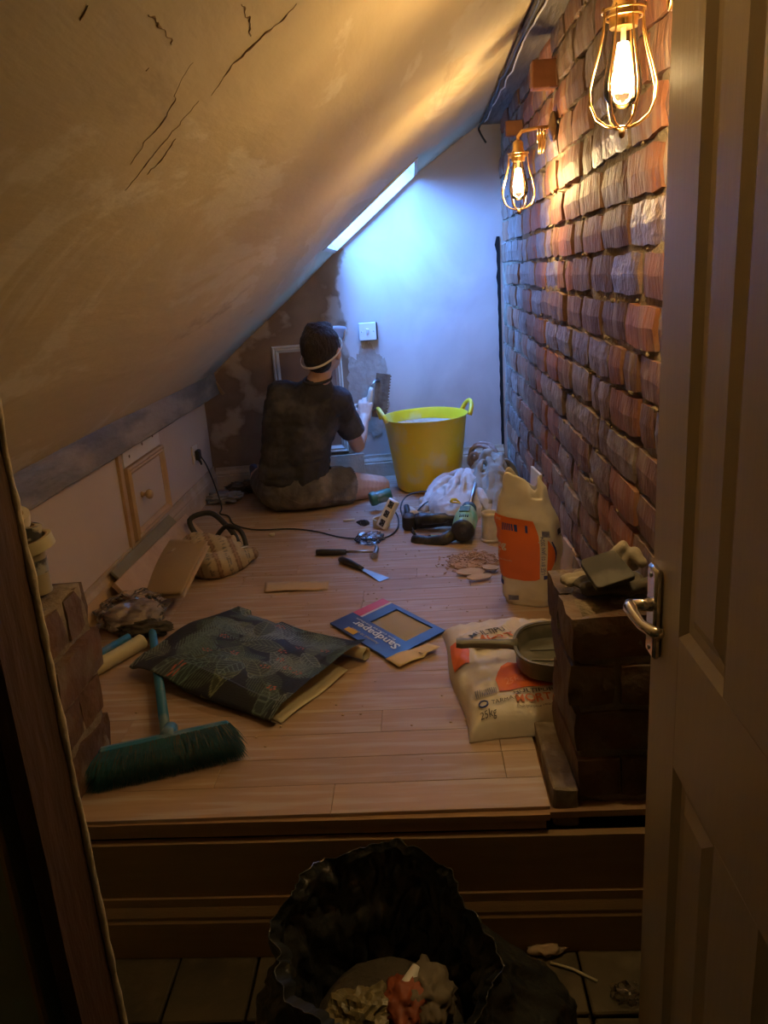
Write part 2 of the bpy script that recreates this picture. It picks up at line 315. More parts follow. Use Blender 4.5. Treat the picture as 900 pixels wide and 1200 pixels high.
def ledge_mat():
    return pbr('ledge_paint', (0.20, 0.18, 0.145), (0.12, 0.105, 0.085), rough=0.5, scale=5, stretch=(3, 0.8, 3), bump=0.5, bscale=16, dust=0.55, dustcol=(0.42, 0.34, 0.24), dscale=3.2)
ledge_m = ledge_mat()
def ceiling_mat():
    m = bpy.data.materials.new('sloping_ceiling_plaster'); m.use_nodes = True; N = m.node_tree.nodes; L = m.node_tree.links; b = N['Principled BSDF']; b.inputs['Roughness'].default_value = 0.8
    tc = N.new('ShaderNodeTexCoord')
    def nz(scale, st=(1, 1, 1), det=6, rough=0.55, dist=0.0):
        mp = N.new('ShaderNodeMapping'); mp.inputs['Scale'].default_value = st; L.new(tc.outputs['Object'], mp.inputs[0])
        n = N.new('ShaderNodeTexNoise'); n.inputs['Scale'].default_value = scale; n.inputs['Detail'].default_value = det; n.inputs['Roughness'].default_value = rough; n.inputs['Distortion'].default_value = dist; L.new(mp.outputs[0], n.inputs['Vector']); return n
    def ramp(n, p0, c0, p1, c1):
        r = N.new('ShaderNodeValToRGB'); L.new(n.outputs['Fac'], r.inputs[0]); r.color_ramp.elements[0].position = p0; r.color_ramp.elements[0].color = (*c0, 1); r.color_ramp.elements[1].position = p1; r.color_ramp.elements[1].color = (*c1, 1); return r
    def mix(f, a, c):
        x = N.new('ShaderNodeMixRGB'); L.new(f, x.inputs[0]); L.new(a, x.inputs[1])
        if isinstance(c, tuple): x.inputs[2].default_value = (*c, 1)
        else: L.new(c, x.inputs[2])
        return x.outputs[0]
    base = ramp(nz(1.1, (1, 0.45, 1), 5, 0.6, 0.6), 0.35, (0.58, 0.47, 0.28), 0.68, (0.70, 0.58, 0.37))
    pat = ramp(nz(1.6, (1, 0.35, 1), 8, 0.62, 1.2), 0.52, (0, 0, 0), 0.55, (0.7, 0.7, 0.7))
    c = mix(pat.outputs[0], base.outputs[0], (0.74, 0.66, 0.50))
    pat2 = ramp(nz(2.6, (1, 0.3, 1), 9, 0.65, 0.8), 0.60, (0, 0, 0), 0.66, (0.5, 0.5, 0.5))
    c = mix(pat2.outputs[0], c, (0.36, 0.25, 0.14))
    L.new(c, b.inputs['Base Color'])
    bn = nz(4, (1.4, 0.35, 1.4), 6, 0.55, 0.2); bp = N.new('ShaderNodeBump'); bp.inputs['Strength'].default_value = 0.35; bp.inputs['Distance'].default_value = 0.02; L.new(bn.outputs['Fac'], bp.inputs['Height'])
    bn2 = nz(30, (1, 1, 1), 5); bp2 = N.new('ShaderNodeBump'); bp2.inputs['Strength'].default_value = 0.12; bp2.inputs['Distance'].default_value = 0.005; L.new(bn2.outputs['Fac'], bp2.inputs['Height']); L.new(bp.outputs[0], bp2.inputs['Normal'])
    L.new(bp2.outputs[0], b.inputs['Normal']); return m
def backwall_mat():
    # pale skim to the right, bare brown plaster to the left of a ragged edge
    m = bpy.data.materials.new('back_wall_plaster'); m.use_nodes = True; N = m.node_tree.nodes; L = m.node_tree.links; b = N['Principled BSDF']; b.inputs['Roughness'].default_value = 0.62
    tc = N.new('ShaderNodeTexCoord'); sx = N.new('ShaderNodeSeparateXYZ'); L.new(tc.outputs['Object'], sx.inputs[0])
    n = N.new('ShaderNodeTexNoise'); n.inputs['Scale'].default_value = 7; n.inputs['Detail'].default_value = 8; L.new(tc.outputs['Object'], n.inputs['Vector'])
    ma = N.new('ShaderNodeMath'); ma.operation = 'MULTIPLY_ADD'; L.new(n.outputs['Fac'], ma.inputs[0]); ma.inputs[1].default_value = 0.16; L.new(sx.outputs[0], ma.inputs[2])
    gt = N.new('ShaderNodeMapRange'); L.new(ma.outputs[0], gt.inputs[0]); gt.inputs[1].default_value = -0.275; gt.inputs[2].default_value = -0.262
    n2 = N.new('ShaderNodeTexNoise'); n2.inputs['Scale'].default_value = 3.0; n2.inputs['Detail'].default_value = 7; L.new(tc.outputs['Object'], n2.inputs['Vector'])
    r2 = N.new('ShaderNodeValToRGB'); L.new(n2.outputs['Fac'], r2.inputs[0]); e = r2.color_ramp.elements; e[0].position = 0.40; e[0].color = (0.30, 0.205, 0.135, 1); e[1].position = 0.51; e[1].color = (0.22, 0.145, 0.095, 1)
    x = e.new(0.55); x.color = (0.42, 0.33, 0.25, 1)
    n3 = N.new('ShaderNodeTexNoise'); n3.inputs['Scale'].default_value = 2.2; n3.inputs['Detail'].default_value = 6; n3.inputs['Distortion'].default_value = 1.5; L.new(tc.outputs['Object'], n3.inputs['Vector'])
    r3 = N.new('ShaderNodeValToRGB'); L.new(n3.outputs['Fac'], r3.inputs[0]); r3.color_ramp.elements[0].position = 0.35; r3.color_ramp.elements[0].color = (0.50, 0.44, 0.40, 1); r3.color_ramp.elements[1].position = 0.65; r3.color_ramp.elements[1].color = (0.60, 0.54, 0.49, 1)
    mx = N.new('ShaderNodeMixRGB'); L.new(gt.outputs[0], mx.inputs[0]); L.new(r2.outputs[0], mx.inputs[1]); L.new(r3.outputs[0], mx.inputs[2]); L.new(mx.outputs[0], b.inputs['Base Color'])
    bp = N.new('ShaderNodeBump'); bp.inputs['Strength'].default_value = 0.2; bp.inputs['Distance'].default_value = 0.01; L.new(n2.outputs['Fac'], bp.inputs['Height']); L.new(bp.outputs[0], b.inputs['Normal'])
    return m
ceil_m = ceiling_mat(); back_m = backwall_mat()
#STRUCTURE
def thicken(o, th, away):
    '''solid thickness on the far side of an open surface'''
    nsum = Vector()
    for p in o.data.polygons: nsum += p.normal * p.area
    m = o.modifiers.new('thickness', 'SOLIDIFY'); m.thickness = th; m.offset = 1 if nsum.dot(Vector(away)) > 0 else -1
# ------------------------------------------------------------------ ceiling slope with roof-light opening
def ceil_z(x):
    # from the ledge up to the wall plate, easing off a little near the top
    P = [(-1.30, 0.385), (-1.023, 0.600), (-0.358, 1.146), (0.042, 1.465), (0.398, 1.700), (0.60, 1.83)]
    for (x0, z0), (x1, z1) in zip(P, P[1:]):
        if x <= x1: return z0 + (z1 - z0) * (x - x0) / (x1 - x0)
    return P[-1][1]
WX0, WX1, WY0 = -0.372, 0.050, 3.56           # roof-light opening
xs = [-1.12, -1.0, -0.9, -0.8, -0.7, -0.6, -0.5, WX0, -0.28, -0.2, -0.1, -0.02, WX1, 0.12, 0.2, 0.28, 0.34, 0.362]
ysl = [-1.0 + 0.12 * i for i in range(38)] + [WY0]
bm = NB(); V = {}
def cz(x, y): 
    return ceil_z(x) + 0.012 * fbm((x * 1.3, y * 0.45, 3.1), 2.2, 2)
for i, x in enumerate(xs):
    for j, y in enumerate(ysl): V[i, j] = bm.verts.new((x, y, cz(x, y)))
    V[i, 'b'] = bm.verts.new((x, back_y(x) + 0.01, cz(x, WY0)))
nj = len(ysl)
for i in range(len(xs) - 1):
    for j in range(nj - 1): bm.faces.new((V[i, j], V[i + 1, j], V[i + 1, j + 1], V[i, j + 1]))
    if not (xs[i] >= WX0 - 1e-6 and xs[i + 1] <= WX1 + 1e-6): bm.faces.new((V[i, nj - 1], V[i + 1, nj - 1], V[i + 1, 'b'], V[i, 'b']))
ceiling = struct('ceiling', bm, ceil_m, smooth=True)
thicken(ceiling, 0.03, (-0.6, 0, 0.8))
# crack lines in the old plaster (irregular shallow ridges of broken skim)
def crack(pts_px, wd, name='plaster_crack'):
    bm = NB(); P = []
    for a, b in pts_px:
        d = RW @ _ray(a, b); best = None; t = 0.0005
        for k in range(4000):
            p = CAM + d * t
            if p.z > cz(p.x, p.y): best = p; break
            t *= 1.003
        P.append(best)
    Q = []
    for a, b in zip(P, P[1:]):
        for k in range(16):
            q = a.lerp(b, k / 16); q = q + Vector((0.005 * noise.noise(q * 90), 0.006 * noise.noise(q * 95 + Vector((3, 3, 3))), 0)); q.z = cz(q.x, q.y) - 0.0005; Q.append(q)
    n = len(Q); tube(bm, Q, [max(0.0004, wd * .5 * (0.1 + 1.6 * abs(noise.noise(q * 70))) * sin(pi * (i + .6) / (n + .2)) ** .5) for i, q in enumerate(Q)], 5)
    obj(name, bm, MATS['old_crack'], ceiling)
pbr('old_crack', (0.40, 0.28, 0.15), (0.27, 0.17, 0.09), rough=0.95)
for pts, wd in (([(350, 0), (330, 22), (300, 48), (287, 60), (270, 78), (262, 90), (248, 110)], 0.0030), ([(228, 72), (212, 92), (204, 118), (192, 140), (172, 162), (150, 195)], 0.0024),
                ([(205, 162), (190, 185), (168, 208)], 0.0022), ([(178, 14), (185, 28), (205, 50)], 0.004), ([(283, 5), (292, 22), (292, 45)], 0.0022), ([(98, 8), (90, 24)], 0.003), ([(232, 118), (205, 150), (180, 180), (145, 225)], 0.0016), ([(172, 80), (176, 76)], .003)):
    crack(pts, wd)
# roof-light: lining, sash, pane
bm = NB(); T = 0.10; nx, nz = -0.62, 0.785
def wl(a, b, c, d):
    f = bm.faces.new([bm.verts.new(p) for p in (a, b, c, d)])
c1 = [(WX0, WY0), (WX1, WY0), (WX1, back_y(WX1)), (WX0, back_y(WX0))]
lo = [Vector((x, y, ceil_z(x) - 0.004)) for x, y in c1]; hi = [p + Vector((nx, 0, nz)) * T for p in lo]
for i in range(4): wl(lo[i], lo[(i + 1) % 4], hi[(i + 1) % 4], hi[i])
roof_window = struct('window_1', bm, cream)
m_ = roof_window.modifiers.new('t', 'SOLIDIFY'); m_.thickness = 0.02; m_.offset = 1
bm = NB(); 
for i in range(4):
    a, b = hi[i], hi[(i + 1) % 4]; tube(bm, [a, b], 0.014, 4)
obj('window_frame', bm, white_pl, roof_window)
bm = NB(); bm.faces.new([bm.verts.new(p) for p in hi]); obj('pane', bm, pane_m, roof_window)
pl = bpy.data.lights.new('skylight_portal', 'AREA'); pl.shape = 'RECTANGLE'; pl.size = (hi[1] - hi[0]).length; pl.size_y = 0.34; pl.cycles.is_portal = True
po = bpy.data.objects.new('skylight_portal', pl); COL.objects.link(po); po.matrix_world = Matrix.Translation((hi[0] + hi[1] + hi[2] + hi[3]) / 4 + Vector((nx, 0, nz)) * 0.01) @ Matrix((( (hi[1]-hi[0]).normalized()), Vector((0, 1, 0)), (hi[1]-hi[0]).normalized().cross(Vector((0, 1, 0))))).transposed().to_4x4()
# roof outer skin around the opening so no light leaks
# ------------------------------------------------------------------ back wall
bm = NB(); box(bm, (0, 0.05, 0), (3.0, 0.1, 2.6))
wb = struct('wall_back', bm, back_m); wb.location = (0, 4.103, 0.9); wb.rotation_euler = (0, 0, BA)
# cut a notch where the roof light sits is not needed: the light is in the slope in front of the wall
def back_pt(x, z, off=0.0): return Vector((x, back_y(x) - off, z))
# black strip painted as the shade in the gap between back wall and brickwork
bm = NB(); P = []
for k in range(31):
    z = 1.16 - 1.16 * k / 30; P.append((z, 0.003 + 0.016 * abs(noise.noise(Vector((0, 0, z * 13))))))
for (z0, w0), (z1, w1) in zip(P, P[1:]):
    x = 0.428; a = [back_pt(x - w0, z0, 0.003), back_pt(x + 0.012, z0, 0.003), back_pt(x + 0.012, z1, 0.003), back_pt(x - w1, z1, 0.003)]
    bm.faces.new([bm.verts.new(p) for p in a])
g = struct('trim_3', bm, shade_m, label='jagged black strip painted as shade in the gap between the end wall and the brickwork')
# raw plaster patch below the switch
def blob_patch(name, cx, cz_, rx, rz, seed, m, parent=wb, th=0.004, n=40):
    bm = NB(); P = []
    for k in range(n):
        a = 2 * pi * k / n; r = 1 + 0.28 * noise.noise(Vector((cos(a) * 1.6, sin(a) * 1.6, seed))) + 0.16 * noise.noise(Vector((cos(a) * 6, sin(a) * 6, seed))) + 0.10 * noise.noise(Vector((cos(a) * 17, sin(a) * 17, seed)))
        P.append((cx + rx * r * cos(a), cz_ + rz * r * sin(a)))
    Mi = wb.matrix_basis.inverted()
    f = [bm.verts.new(Mi @ back_pt(x, z, th)) for x, z in P]; g2 = [bm.verts.new(Mi @ back_pt(x, z, -0.001)) for x, z in P]
    bm.faces.new(f)
    for k in range(n): bm.faces.new((f[k], f[(k + 1) % n], g2[(k + 1) % n], g2[k]))
    return obj(name, bm, m, parent)
wb.matrix_basis = Matrix.Translation((0, 4.103, 0.9)) @ Matrix.Rotation(BA, 4, 'Z')
a = BK(395, 400); b = BK(455, 520)
blob_patch('plaster_patch', -0.255, 0.47, 0.105, 0.22, 3.0, patch_m, n=120)
# ------------------------------------------------------------------ left: knee wall, ledge, ledge lip
XL = -1.085
bm = NB(); box(bm, (XL - 0.05, 2.4, 0.24), (0.1, 3.3, 0.55)); wl_ = struct('wall_left', bm, knee_pl)
bm = NB(); poly = [(-1.020, 0.612), (-1.10, 0.60), (-1.13, 0.475), (-1.035, 0.480), (-1.003, 0.497), (-1.003, 0.508)]
def ledge_y(x, y): return y
vs0 = [bm.verts.new((x, 0.85, z + 0.012)) for x, z in poly]; vs1 = [bm.verts.new((x, 3.995, z)) for x, z in poly]
mid = []
rows = [vs0]
for k in range(1, 24):
    y = 0.85 + (3.995 - 0.85) * k / 24
    rows.append([bm.verts.new((x + 0.004 * noise.noise(Vector((x * 9, y * 6, z * 9))), y, z + 0.012 * (1 - k / 24) + 0.004 * noise.noise(Vector((x * 9, y * 5, 3))))) for x, z in poly])
rows.append(vs1)
for r0, r1 in zip(rows, rows[1:]):
    for k in range(6): bm.faces.new((r0[k], r0[(k + 1) % 6], r1[(k + 1) % 6], r1[k]))
bm.faces.new(vs0[::-1]); bm.faces.new(vs1)
struct('trim_1', bm, ledge_m, smooth=math.radians(25), label='grey painted ledge boxing under the sloping ceiling')
bm = NB(); a = BK(241, 432, .004); b = BK(262, 462, .004); tube(bm, [a, b], 0.010, 4); struct('trim_2', bm, pine_trim, label='short wooden moulding at the end of the ledge')
# skirtings
def skirting(name, a, b, h, depth, nrm, m, z0=0.0, label=None):
    a, b, nrm = Vector(a), Vector(b), Vector(nrm).normalized(); prof = [(0, 0), (depth, 0), (depth, h * .62), (depth * .8, h * .66), (depth * .85, h * .72), (depth * .45, h * .86), (depth * .4, h), (0, h)]
    bm = NB(); A = [bm.verts.new(a + nrm * d + Vector((0, 0, z + z0))) for d, z in prof]; B = [bm.verts.new(b + nrm * d + Vector((0, 0, z + z0))) for d, z in prof]; n = len(prof)
    for k in range(n): bm.faces.new((A[k], A[(k + 1) % n], B[(k + 1) % n], B[k]))
    bm.faces.new(A); bm.faces.new(B[::-1]); return struct(name, bm, m, label=label)
skirt_m = pbr('dusty_skirting', (0.52, 0.40, 0.28), (0.42, 0.31, 0.21), rough=0.7, scale=6, bump=0.2, dust=0.4, dscale=8)
skirting('baseboard_left', (XL, 0.9, 0), (XL, 3.97, 0), 0.125, 0.018, (1, 0, 0), skirt_m)
skirting('baseboard_back', (-1.07, back_y(-1.07), 0), (0.435, back_y(0.435), 0), 0.115, 0.018, (0.118, -1, 0), skirt_m)
# ------------------------------------------------------------------ raised floor: laminate boards on a deck
bm = NB(); box(bm, (-0.33, 2.76, -0.018), (1.56, 2.86, 0.014)); fl = struct('floor', bm, bare_ply)
def plank_mesh(L, W):
    bm = NB(); box(bm, (0, 0, 0), (L - 0.0008, W - 0.0008, 0.008), bev=0.0007); return mesh_of(bm, 'plank')
pm = {}
yy = 1.335; rI = 0
while yy < 4.16:
    Wd = 0.096; x = -1.10 - random.choice([0.0, 0.18, 0.36, 0.27])
    while x < 0.452:
        Ld = 0.62; x0, x1 = max(x, -1.10), min(x + Ld, 0.452)
        if x1 - x0 > 0.02:
            yc = yy + Wd / 2; ok = not (yc > back_y((x0 + x1) / 2))
            if yy < 1.62 and x1 > 0.215: x1 = 0.215
            if ok and x1 > x0 + 0.02:
                key = round(x1 - x0, 3)
                if key not in pm: pm[key] = plank_mesh(key, Wd)
                me = pm[key]
                o = bpy.data.objects.new('plank', me); COL.objects.link(o); o.parent = fl
                if not me.materials: me.materials.append(laminate)
                o.location = ((x0 + x1) / 2, yc, -0.0045 + random.uniform(-.0003, .0003))
        x += Ld
    yy += Wd; rI += 1
# front edge: deck layers, riser board, front skirting
def wavy_bar(name, y0, z0, z1, x0, x1, th, m, label, amp=0.0015):
    bm = NB(); n = 24; R = []
    for k in range(n + 1):
        x = x0 + (x1 - x0) * k / n; yo = y0 - 0.012 * (x + 0.2) + amp * noise.noise(Vector((x * 8, z0 * 50, 1)))
        R.append([bm.verts.new(p) for p in ((x, yo, z0), (x, yo, z1 + amp * noise.noise(Vector((x * 11, 4, z0 * 30)))), (x, yo + th, z1), (x, yo + th, z0))])
    for r0, r1 in zip(R, R[1:]):
        for k in range(4): bm.faces.new((r0[k], r0[(k + 1) % 4], r1[(k + 1) % 4], r1[k]))
    bm.faces.new(R[0]); bm.faces.new(R[-1][::-1]); return struct(name, bm, m, label=label)
wavy_bar('trim_4', 1.325, -0.022, -0.009, -0.98, 0.212, 0.03, bare_ply, 'upper chipboard layer at the front edge of the raised floor')
wavy_bar('trim_5', 1.330, -0.044, -0.026, -0.98, 0.205, 0.03, bare_ply, 'lower chipboard layer at the front edge of the raised floor')
wavy_bar('trim_6', 1.318, -0.335, -0.052, -0.98, 0.45, 0.018, pine, 'dark pine riser board below the raised floor')
skirting('baseboard_front', (-0.98, 1.327, 0), (0.45, 1.310, 0), 0.142, 0.016, (0, -1, 0), pine, z0=-0.322)
# ------------------------------------------------------------------ lower landing floor of stone tiles
bm = NB(); box(bm, (-0.3, 1.6, -0.365), (2.6, 5.6, 0.04)); fl2 = struct('floor_landing', bm, pbr('joint_dirt', (0.04, 0.032, 0.02), rough=0.95)); 
tm = []
for k in range(5):
    bm = NB(); vs = box(bm, (0, 0, 0), (0.158, 0.158, 0.012), bev=0.003)
    for v in bm.verts: v.co += Vector((noise.noise(v.co * 30 + Vector((k, 0, 0))), noise.noise(v.co * 30 + Vector((0, k, 5))), 0.3 * noise.noise(v.co * 20 + Vector((0, k, 9))))) * 0.004
    me = mesh_of(bm, 'tile'); me.materials.append(stone_m); tm.append(me)
for i in range(10):
    for j in range(6):
        o = bpy.data.objects.new('tile', random.choice(tm)); COL.objects.link(o); o.parent = fl2
        o.location = (-1.02 + i * 0.164 + 0.05, 1.235 - j * 0.164, -0.3265 + random.uniform(-.001, .001)); o.rotation_euler = (random.uniform(-.006, .006), random.uniform(-.006, .006), random.uniform(-.012, .012) + (pi / 2) * random.randrange(4))
# landing walls
for nm, c, s, mm in (('wall_front', (-0.3, -1.05, 0.7), (2.8, 0.1, 2.3), landing_pl), ('wall_landing_left', (-1.14, -0.1, 0.6), (0.1, 1.9, 2.0), landing_pl), ('wall_landing_right', (0.52, -0.05, 0.7), (0.1, 1.96, 2.3), landing_pl)):
    bm = NB(); box(bm, c, s); struct(nm, bm, mm)
# ------------------------------------------------------------------ right: brick wall
bm = NB(); box(bm, (0.60, 1.6, 0.75), (0.04, 5.6, 2.3)); struct('leak_shield_right', bm, landing_pl)  # unseen panel added behind the brickwork to stop light leaks
bm = NB(); box(bm, (-1.20, 1.6, 0.05), (0.10, 5.6, 0.9)); struct('leak_shield_left', bm, landing_pl)  # unseen panel added outside the knee wall against light leaks
XW = 0.447
rng = random.Random(5)
def wall_surf(u, v):
    y = 0.92 + 3.26 * u; z = -0.08 + 1.83 * v; n1 = fbm((y * 1.0, z * 1.6, 7), 9, 3)
    d = -0.006 + 0.010 * n1
    if noise.noise(Vector((y * 5, z * 7, 2))) > 0.28: d -= 0.014
    return Vector((XW + 0.003 - d, y, z))
bm = NB(); grid(bm, wall_surf, 220, 130); 
wr = struct('wall_right', bm, mortar, smooth=True); thicken(wr, 0.09, (1, 0, 0))
BR = []
for k in range(14):
    bm = NB(); L_, H_ = (0.218, 0.082) if k < 9 else (0.103, 0.082)
    r = random.Random(k); nu, nv = (5, 2) if k < 9 else (3, 2); D = 0.045
    F_ = [[None] * (nv + 1) for _ in range(nu + 1)]
    for i in range(nu + 1):
        for j in range(nv + 1):
            yv = (i / nu - .5) * L_; zv = (j / nv - .5) * H_; edge = i in (0, nu) or j in (0, nv); corner = i in (0, nu) and j in (0, nv)
            F_[i][j] = bm.verts.new((-(0.0) + (0.004 if edge else 0) + (0.004 if corner else 0) + r.uniform(-.0018, .0018), yv * (0.985 if corner else 1) + r.uniform(-.002, .002), zv * (0.93 if corner else 1) + (r.uniform(-.003, .003))))
    for i in range(nu):
        for j in range(nv): bm.faces.new((F_[i][j], F_[i + 1][j], F_[i + 1][j + 1], F_[i][j + 1]))
    ring = [F_[i][0] for i in range(nu + 1)] + [F_[nu][j] for j in range(1, nv + 1)] + [F_[i][nv] for i in range(nu - 1, -1, -1)] + [F_[0][j] for j in range(nv - 1, 0, -1)]
    bk = [bm.verts.new((D, v.co.y * 1.0, v.co.z * 1.0)) for v in ring]; n = len(ring)
    for q in range(n): bm.faces.new((ring[q], ring[(q + 1) % n], bk[(q + 1) % n], bk[q]))
    ms = []
    for mt in range(3):
        me = mesh_of(bm.copy(), 'brick'); me.materials.append(bricks_m[mt]); ms.append(me)
    bm.free(); BR.append(ms)
def put_brick(parent, loc, rz=0, rx=0, short=False, mt=None, rt=0.0):
    k = rng.randrange(9, 14) if short else rng.randrange(9)
    if mt is None: mt = rng.choices([0, 1, 2], [5, 4, 3])[0]
    o = bpy.data.objects.new('brick', BR[k][mt]); COL.objects.link(o); o.parent = parent; o.location = loc; o.rotation_euler = (rx, 0, rz)
    return o
course = 0.0955; nb = 0
zc = -0.02
row = 0
while zc < 1.70:
    y = 0.95 - (0.12 if row % 2 else 0.0) - rng.uniform(0, .03)
    while y < 4.10:
        short = rng.random() < 0.18; L_ = 0.117 if short else 0.234
        yc = y + L_ / 2
        if yc + L_ / 2 < back_y(0.44) + 0.05 and yc > 0.98:
            vis = zc > 0.36 or yc > 1.55          # behind the open door and the stub nothing shows
            if vis:
                put_brick(wr, (XW - 0.005 + rng.uniform(-.004, .005), yc, zc + 0.0477 + rng.uniform(-.003, .003) + 0.006 * noise.noise(Vector((yc * 2, row, 0)))), rz=rng.uniform(-.02, .02), rx=rng.uniform(-.015, .015), short=short, mt=(2 if rng.random() < .25 else None)); nb += 1
        y += L_
    zc += course; row += 1
print('bricks', nb)
# proud smears of old mortar
bm = NB()
for k in range(170):
    y = rng.uniform(1.1, 4.1); z = (rng.randrange(18)) * course - 0.02 + rng.uniform(-.006, .006); s = rng.uniform(.004, .010)
    if z < 0.02: continue
    vs = sph(bm, (XW - 0.004, y, z), (s * .45, s * rng.uniform(1, 2.4), s * .6), 1)
    for v in vs: v.co += Vector((0, 1, 1)) * 0.004 * noise.noise(v.co * 200)
obj('mortar_smear', bm, pbr('pale_mortar', (0.27, 0.21, 0.14), (0.18, 0.14, 0.09), rough=0.95, scale=30, bump=0.6), wr, kind='stuff')
# wall plate timber, noggins, cables at the top of the brick wall
bm = NB(); box(bm, (0.430, 1.65, 1.735), (0.148, 5.3, 0.14), bev=0.006)
struct('trim_7', bm, grey_timber, label='old grey timber wall plate along the top of the brickwork')
bm = NB(); box(bm, (0.408, 1.0, 1.70), (0.02, 0.2, 0.02)); bm.free()
for nm, px, py, yv, sz, lab in (('timber_block', 613, 90, 2.62, (0.05, 0.05, 0.075), 'reddish timber block under the dark wall plate, nearer the camera'), ('timber_block', 587, 152, 3.35, (0.04, 0.04, 0.055), 'small orange timber block below the wall plate, behind the far lamp')):
    p = Y(px, py, yv); bm = NB(); box(bm, (0.43, yv, p.z), (sz[0] + 0.05, sz[1], sz[2]), bev=0.003); tag(obj(nm, bm, red_timber), lab, 'timber block')
def cable(name, pts, r, m, label, cat='cable', sub=6, wob=0.0, group=None):
    P = [Vector(p) for p in pts]; Q = []
    for i in range(len(P) - 1):
        p0, p1, p2, p3 = P[max(i - 1, 0)], P[i], P[i + 1], P[min(i + 2, len(P) - 1)]
        for k in range(sub):
            t = k / sub; Q.append(0.5 * ((2 * p1) + (p2 - p0) * t + (2 * p0 - 5 * p1 + 4 * p2 - p3) * t * t + (3 * p1 - p0 - 3 * p2 + p3) * t ** 3))
    Q.append(P[-1])
    if wob: Q = [q + Vector((noise.noise(q * 8), 0, noise.noise(q * 8 + Vector((9, 9, 9))))) * wob for q in Q]
    bm = NB(); tube(bm, Q, r, 6); o = obj(name, bm, m, smooth=True)
    return tag(o, label, cat, group) if label else o
cable('electric_cable', [(0.350, y, 1.648 - (0.012 if i % 2 else 0)) for i, y in enumerate([1.2, 1.7, 2.2, 2.7, 3.2, 3.7, 4.08])] + [(0.352, 4.09, 1.62), (0.375, 4.10, 1.58)], 0.005, black_rub, 'thick black cable running along the edge of the ceiling', wob=0.01)
cable('electric_cable', [(0.374, y, 1.655 + (0.002 if i % 2 else -0.005)) for i, y in enumerate([1.2, 1.6, 2.1, 2.6, 3.1, 3.6])] + [(0.365, 4.0, 1.650)], 0.003, white_pl, 'thin grey cable looped beside the thick black one under the wall plate', wob=0.012)
# ------------------------------------------------------------------ stubs of the removed wall, left and right
def stub(name, x0, x1, y0, y1, z1, courses, seed, flip, lab):
    r = random.Random(seed); bm = NB()
    def lay(z0, z2, ins, n=12):
        P = []
        prev = None
        for zz, kk in ((z0, 0), (z2, 1)):
            pass
    box(bm, ((x0 + x1) / 2, (y0 + y1) / 2, z1 / 2 - 0.022), (x1 - x0 - 0.03, y1 - y0 - 0.03, z1 + 0.03))
    bmesh.ops.subdivide_edges(bm, edges=bm.edges[:], cuts=6, use_grid_fill=True)
    for v in bm.verts: v.co += Vector((noise.noise(v.co * 25), noise.noise(v.co * 25 + Vector((5, 0, 0))), noise.noise(v.co * 22 + Vector((0, 7, 0))))) * 0.012
    o = struct(name, bm, mortar, smooth=True, label=lab)
    hh = z1 / courses
    for c in range(courses):
        z = c * hh + hh / 2; jx = r.uniform(-.010, .010)
        def blk(cx, cy, sx, sy):
            bm = NB(); box(bm, (0, 0, 0), (sx, sy, hh - 0.017)); bmesh.ops.subdivide_edges(bm, edges=bm.edges[:], cuts=2, use_grid_fill=True)
            k = r.random() * 50
            for v in bm.verts:
                e = Vector((v.co.x / sx * 2, v.co.y / sy * 2, v.co.z / (hh - .017) * 2)); nedge = sum(abs(t) > .95 for t in e)
                v.co *= (1 - 0.02 * max(nedge - 1, 0)); v.co += Vector((noise.noise(v.co * 20 + Vector((k, 0, 0))), noise.noise(v.co * 20 + Vector((0, k, 0))), noise.noise(v.co * 20 + Vector((0, 0, k))))) * 0.007
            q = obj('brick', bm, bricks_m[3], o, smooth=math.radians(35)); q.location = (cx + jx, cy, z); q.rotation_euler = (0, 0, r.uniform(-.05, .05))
        w_ = x1 - x0; d_ = y1 - y0
        if c % 2: blk((x0 + x1) / 2, y0 + d_ * .25, w_, d_ * .5 - .008); blk((x0 + x1) / 2, y0 + d_ * .75, w_, d_ * .5 - .008)
        else: blk(x0 + w_ * .25, (y0 + y1) / 2, w_ * .5 - .008, d_); blk(x0 + w_ * .75, (y0 + y1) / 2, w_ * .5 - .008, d_)
    return o
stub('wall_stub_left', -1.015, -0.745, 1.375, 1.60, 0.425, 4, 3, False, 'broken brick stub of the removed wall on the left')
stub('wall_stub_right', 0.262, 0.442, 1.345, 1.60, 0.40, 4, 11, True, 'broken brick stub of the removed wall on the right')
bm = NB(); box(bm, (0.246, 1.47, -0.01), (0.050, 0.26, 0.09), bev=0.004); bmesh.ops.subdivide_edges(bm, edges=bm.edges[:], cuts=3, use_grid_fill=True)
for v in bm.verts: v.co += Vector((noise.noise(v.co * 30), noise.noise(v.co * 31 + Vector((5, 5, 5))), noise.noise(v.co * 33))) * 0.004
struct('trim_8', bm, pbr('old_sole', (0.20, 0.15, 0.10), (0.13, 0.095, 0.06), rough=0.9, scale=9, bump=0.5, dust=0.4, dscale=9), label='rough timber sole piece at the foot of the right stub')
# black block put in as the shade under the right stub, behind the riser
bm = NB(); box(bm, (0.33, 1.46, -0.075), (0.23, 0.24, 0.03)); struct('trim_9', bm, shade_m, label='black block painted as shade behind the riser')
